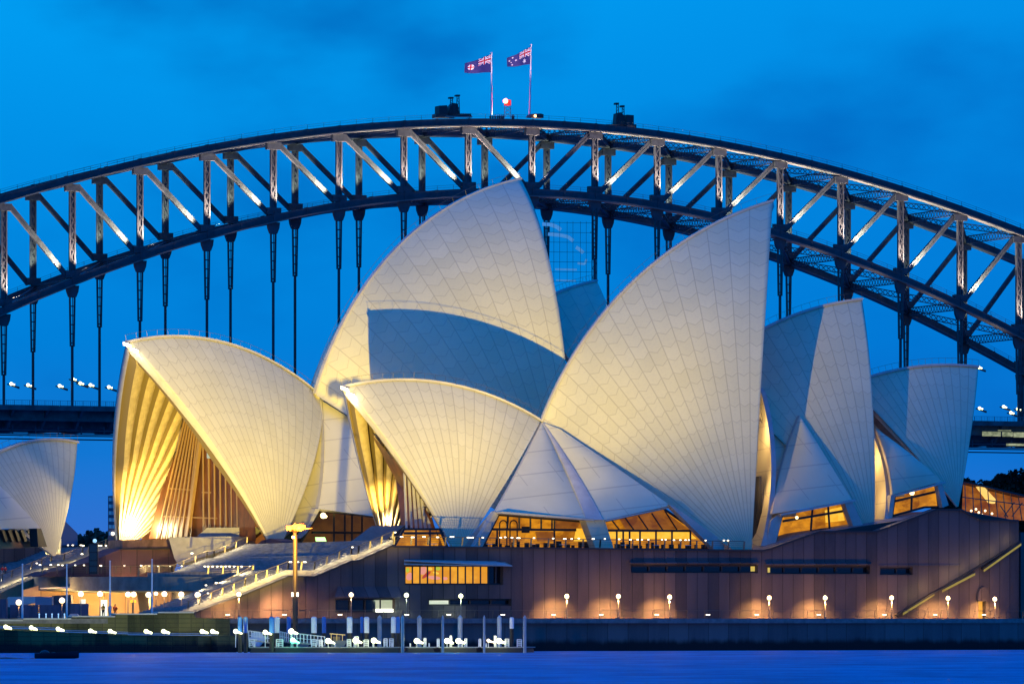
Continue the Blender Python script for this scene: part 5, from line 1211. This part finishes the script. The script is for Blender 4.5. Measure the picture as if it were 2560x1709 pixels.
# left foyer strip between the small mouth and shell foot
glazed([(1010,1322),(1100,1322),(1118,1366),(985,1366)],13,th_hall,[(1040,1322,1040,1366),(1075,1322,1075,1366)],[(1010,1332,1108,1332)])
# ------------------------------------------------------------------ far tower block
ab=thing('apartment_tower',at(282,1370,1500),'narrow dark apartment tower beyond, just left of the lit shell','building')
m=MB(); m.prism([at(270,1239,1500),at(340,1236,1500),at(340,1400,1500),at(270,1400,1500)],(0,15,0)); m.build('tower_wall',mat('tower concrete',(.10,.11,.14),.7),ab)
wm=mat('dim window',(.10,.2,.3),.3,emit=(.02,.13,.28),es=.6)
for k in range(6):
    for x in (272,281): 
        y=1243+k*17; m=MB(); m.prism([at(x,y,1499.9),at(x+7,y,1499.9),at(x+7,y+9,1499.9),at(x,y+9,1499.9)],(0,.05,0)); m.build('window',wm,ab)
m=MB(); m.ball(at(282,1333,1499),.5); m.build('window_lamp',GLOBE,ab)
# ------------------------------------------------------------------ dark skiff and rocks at the lower left
sk=thing('dark_skiff',at(142,1645,552),'dark low skiff floating off the mossy quay at the lower left','boat')
m=MB(); rows=[]
for i in range(13):
    u=i/12; x=87+u*110; hw=(math.sin(math.pi*min(1,u*.8+.12)))*1.1; row=[]
    for q in range(7):
        a=math.pi*q/6; c=at(x,1641,552); row.append(V((c.x,552+math.cos(a)*hw,.55+.25*u*u-math.sin(a)*.75)))
    rows.append(row)
m.grid(rows); m.grid([[r[0],r[-1]] for r in rows]); m.build('hull',mat('black hull',(.010,.012,.016),.5),sk,smooth=True)
m=MB(); m.ball(at(112,1633,552),.55,10,6,sq=.7); m.ball(at(135,1635,552),.4,10,6,sq=.6); m.ball(at(162,1636,552),.5,10,6,sq=.45); m.build('thwart_boxes',DARK,sk)
ROCK=mat('wet black rock',(.012,.014,.016),.5,noise=(1,1,1),nscale=1,amt=.5)
for x,wd,hh,lb in ((15,45,12,'wide flat black rock at the left edge of the water'),(50,28,9,'low black rock beside the wide one'),(82,14,9,'small black rock touching the skiff')):
    c=at(x,1652,545); m=MB(); rows=[]
    random.seed(x)
    for i in range(9):
        v=i/8; r=math.sin(math.pi*v)**.7 if 0<v<1 else .01; rows.append([V((c.x+math.cos(a)*wd/24.7*r*random.uniform(.85,1.1),545+math.sin(a)*1.3*r,-.2+(v-.35)*hh/24.7*1.3)) for a in [2*math.pi*q/12 for q in range(12)]])
        rows[-1].append(rows[-1][0])
    m.grid(rows); tag(m.build('rock',ROCK,origin=c),lb,'rock','black rocks in the water')
# broad low wash on the granite wall
lamp('wall_wash','SPOT',(30,600,6),10000,(1,.55,.48),wp(2050,1440),.6,40,1.0)
lamp('wall_wash','SPOT',(-5,610,6),9000,(1,.62,.5),wp(1500,1450),.6,40,1.0)
lamp('wall_wash','SPOT',(-42,600,6),7000,(1,.62,.52),wp(800,1480),.6,34,1.0)
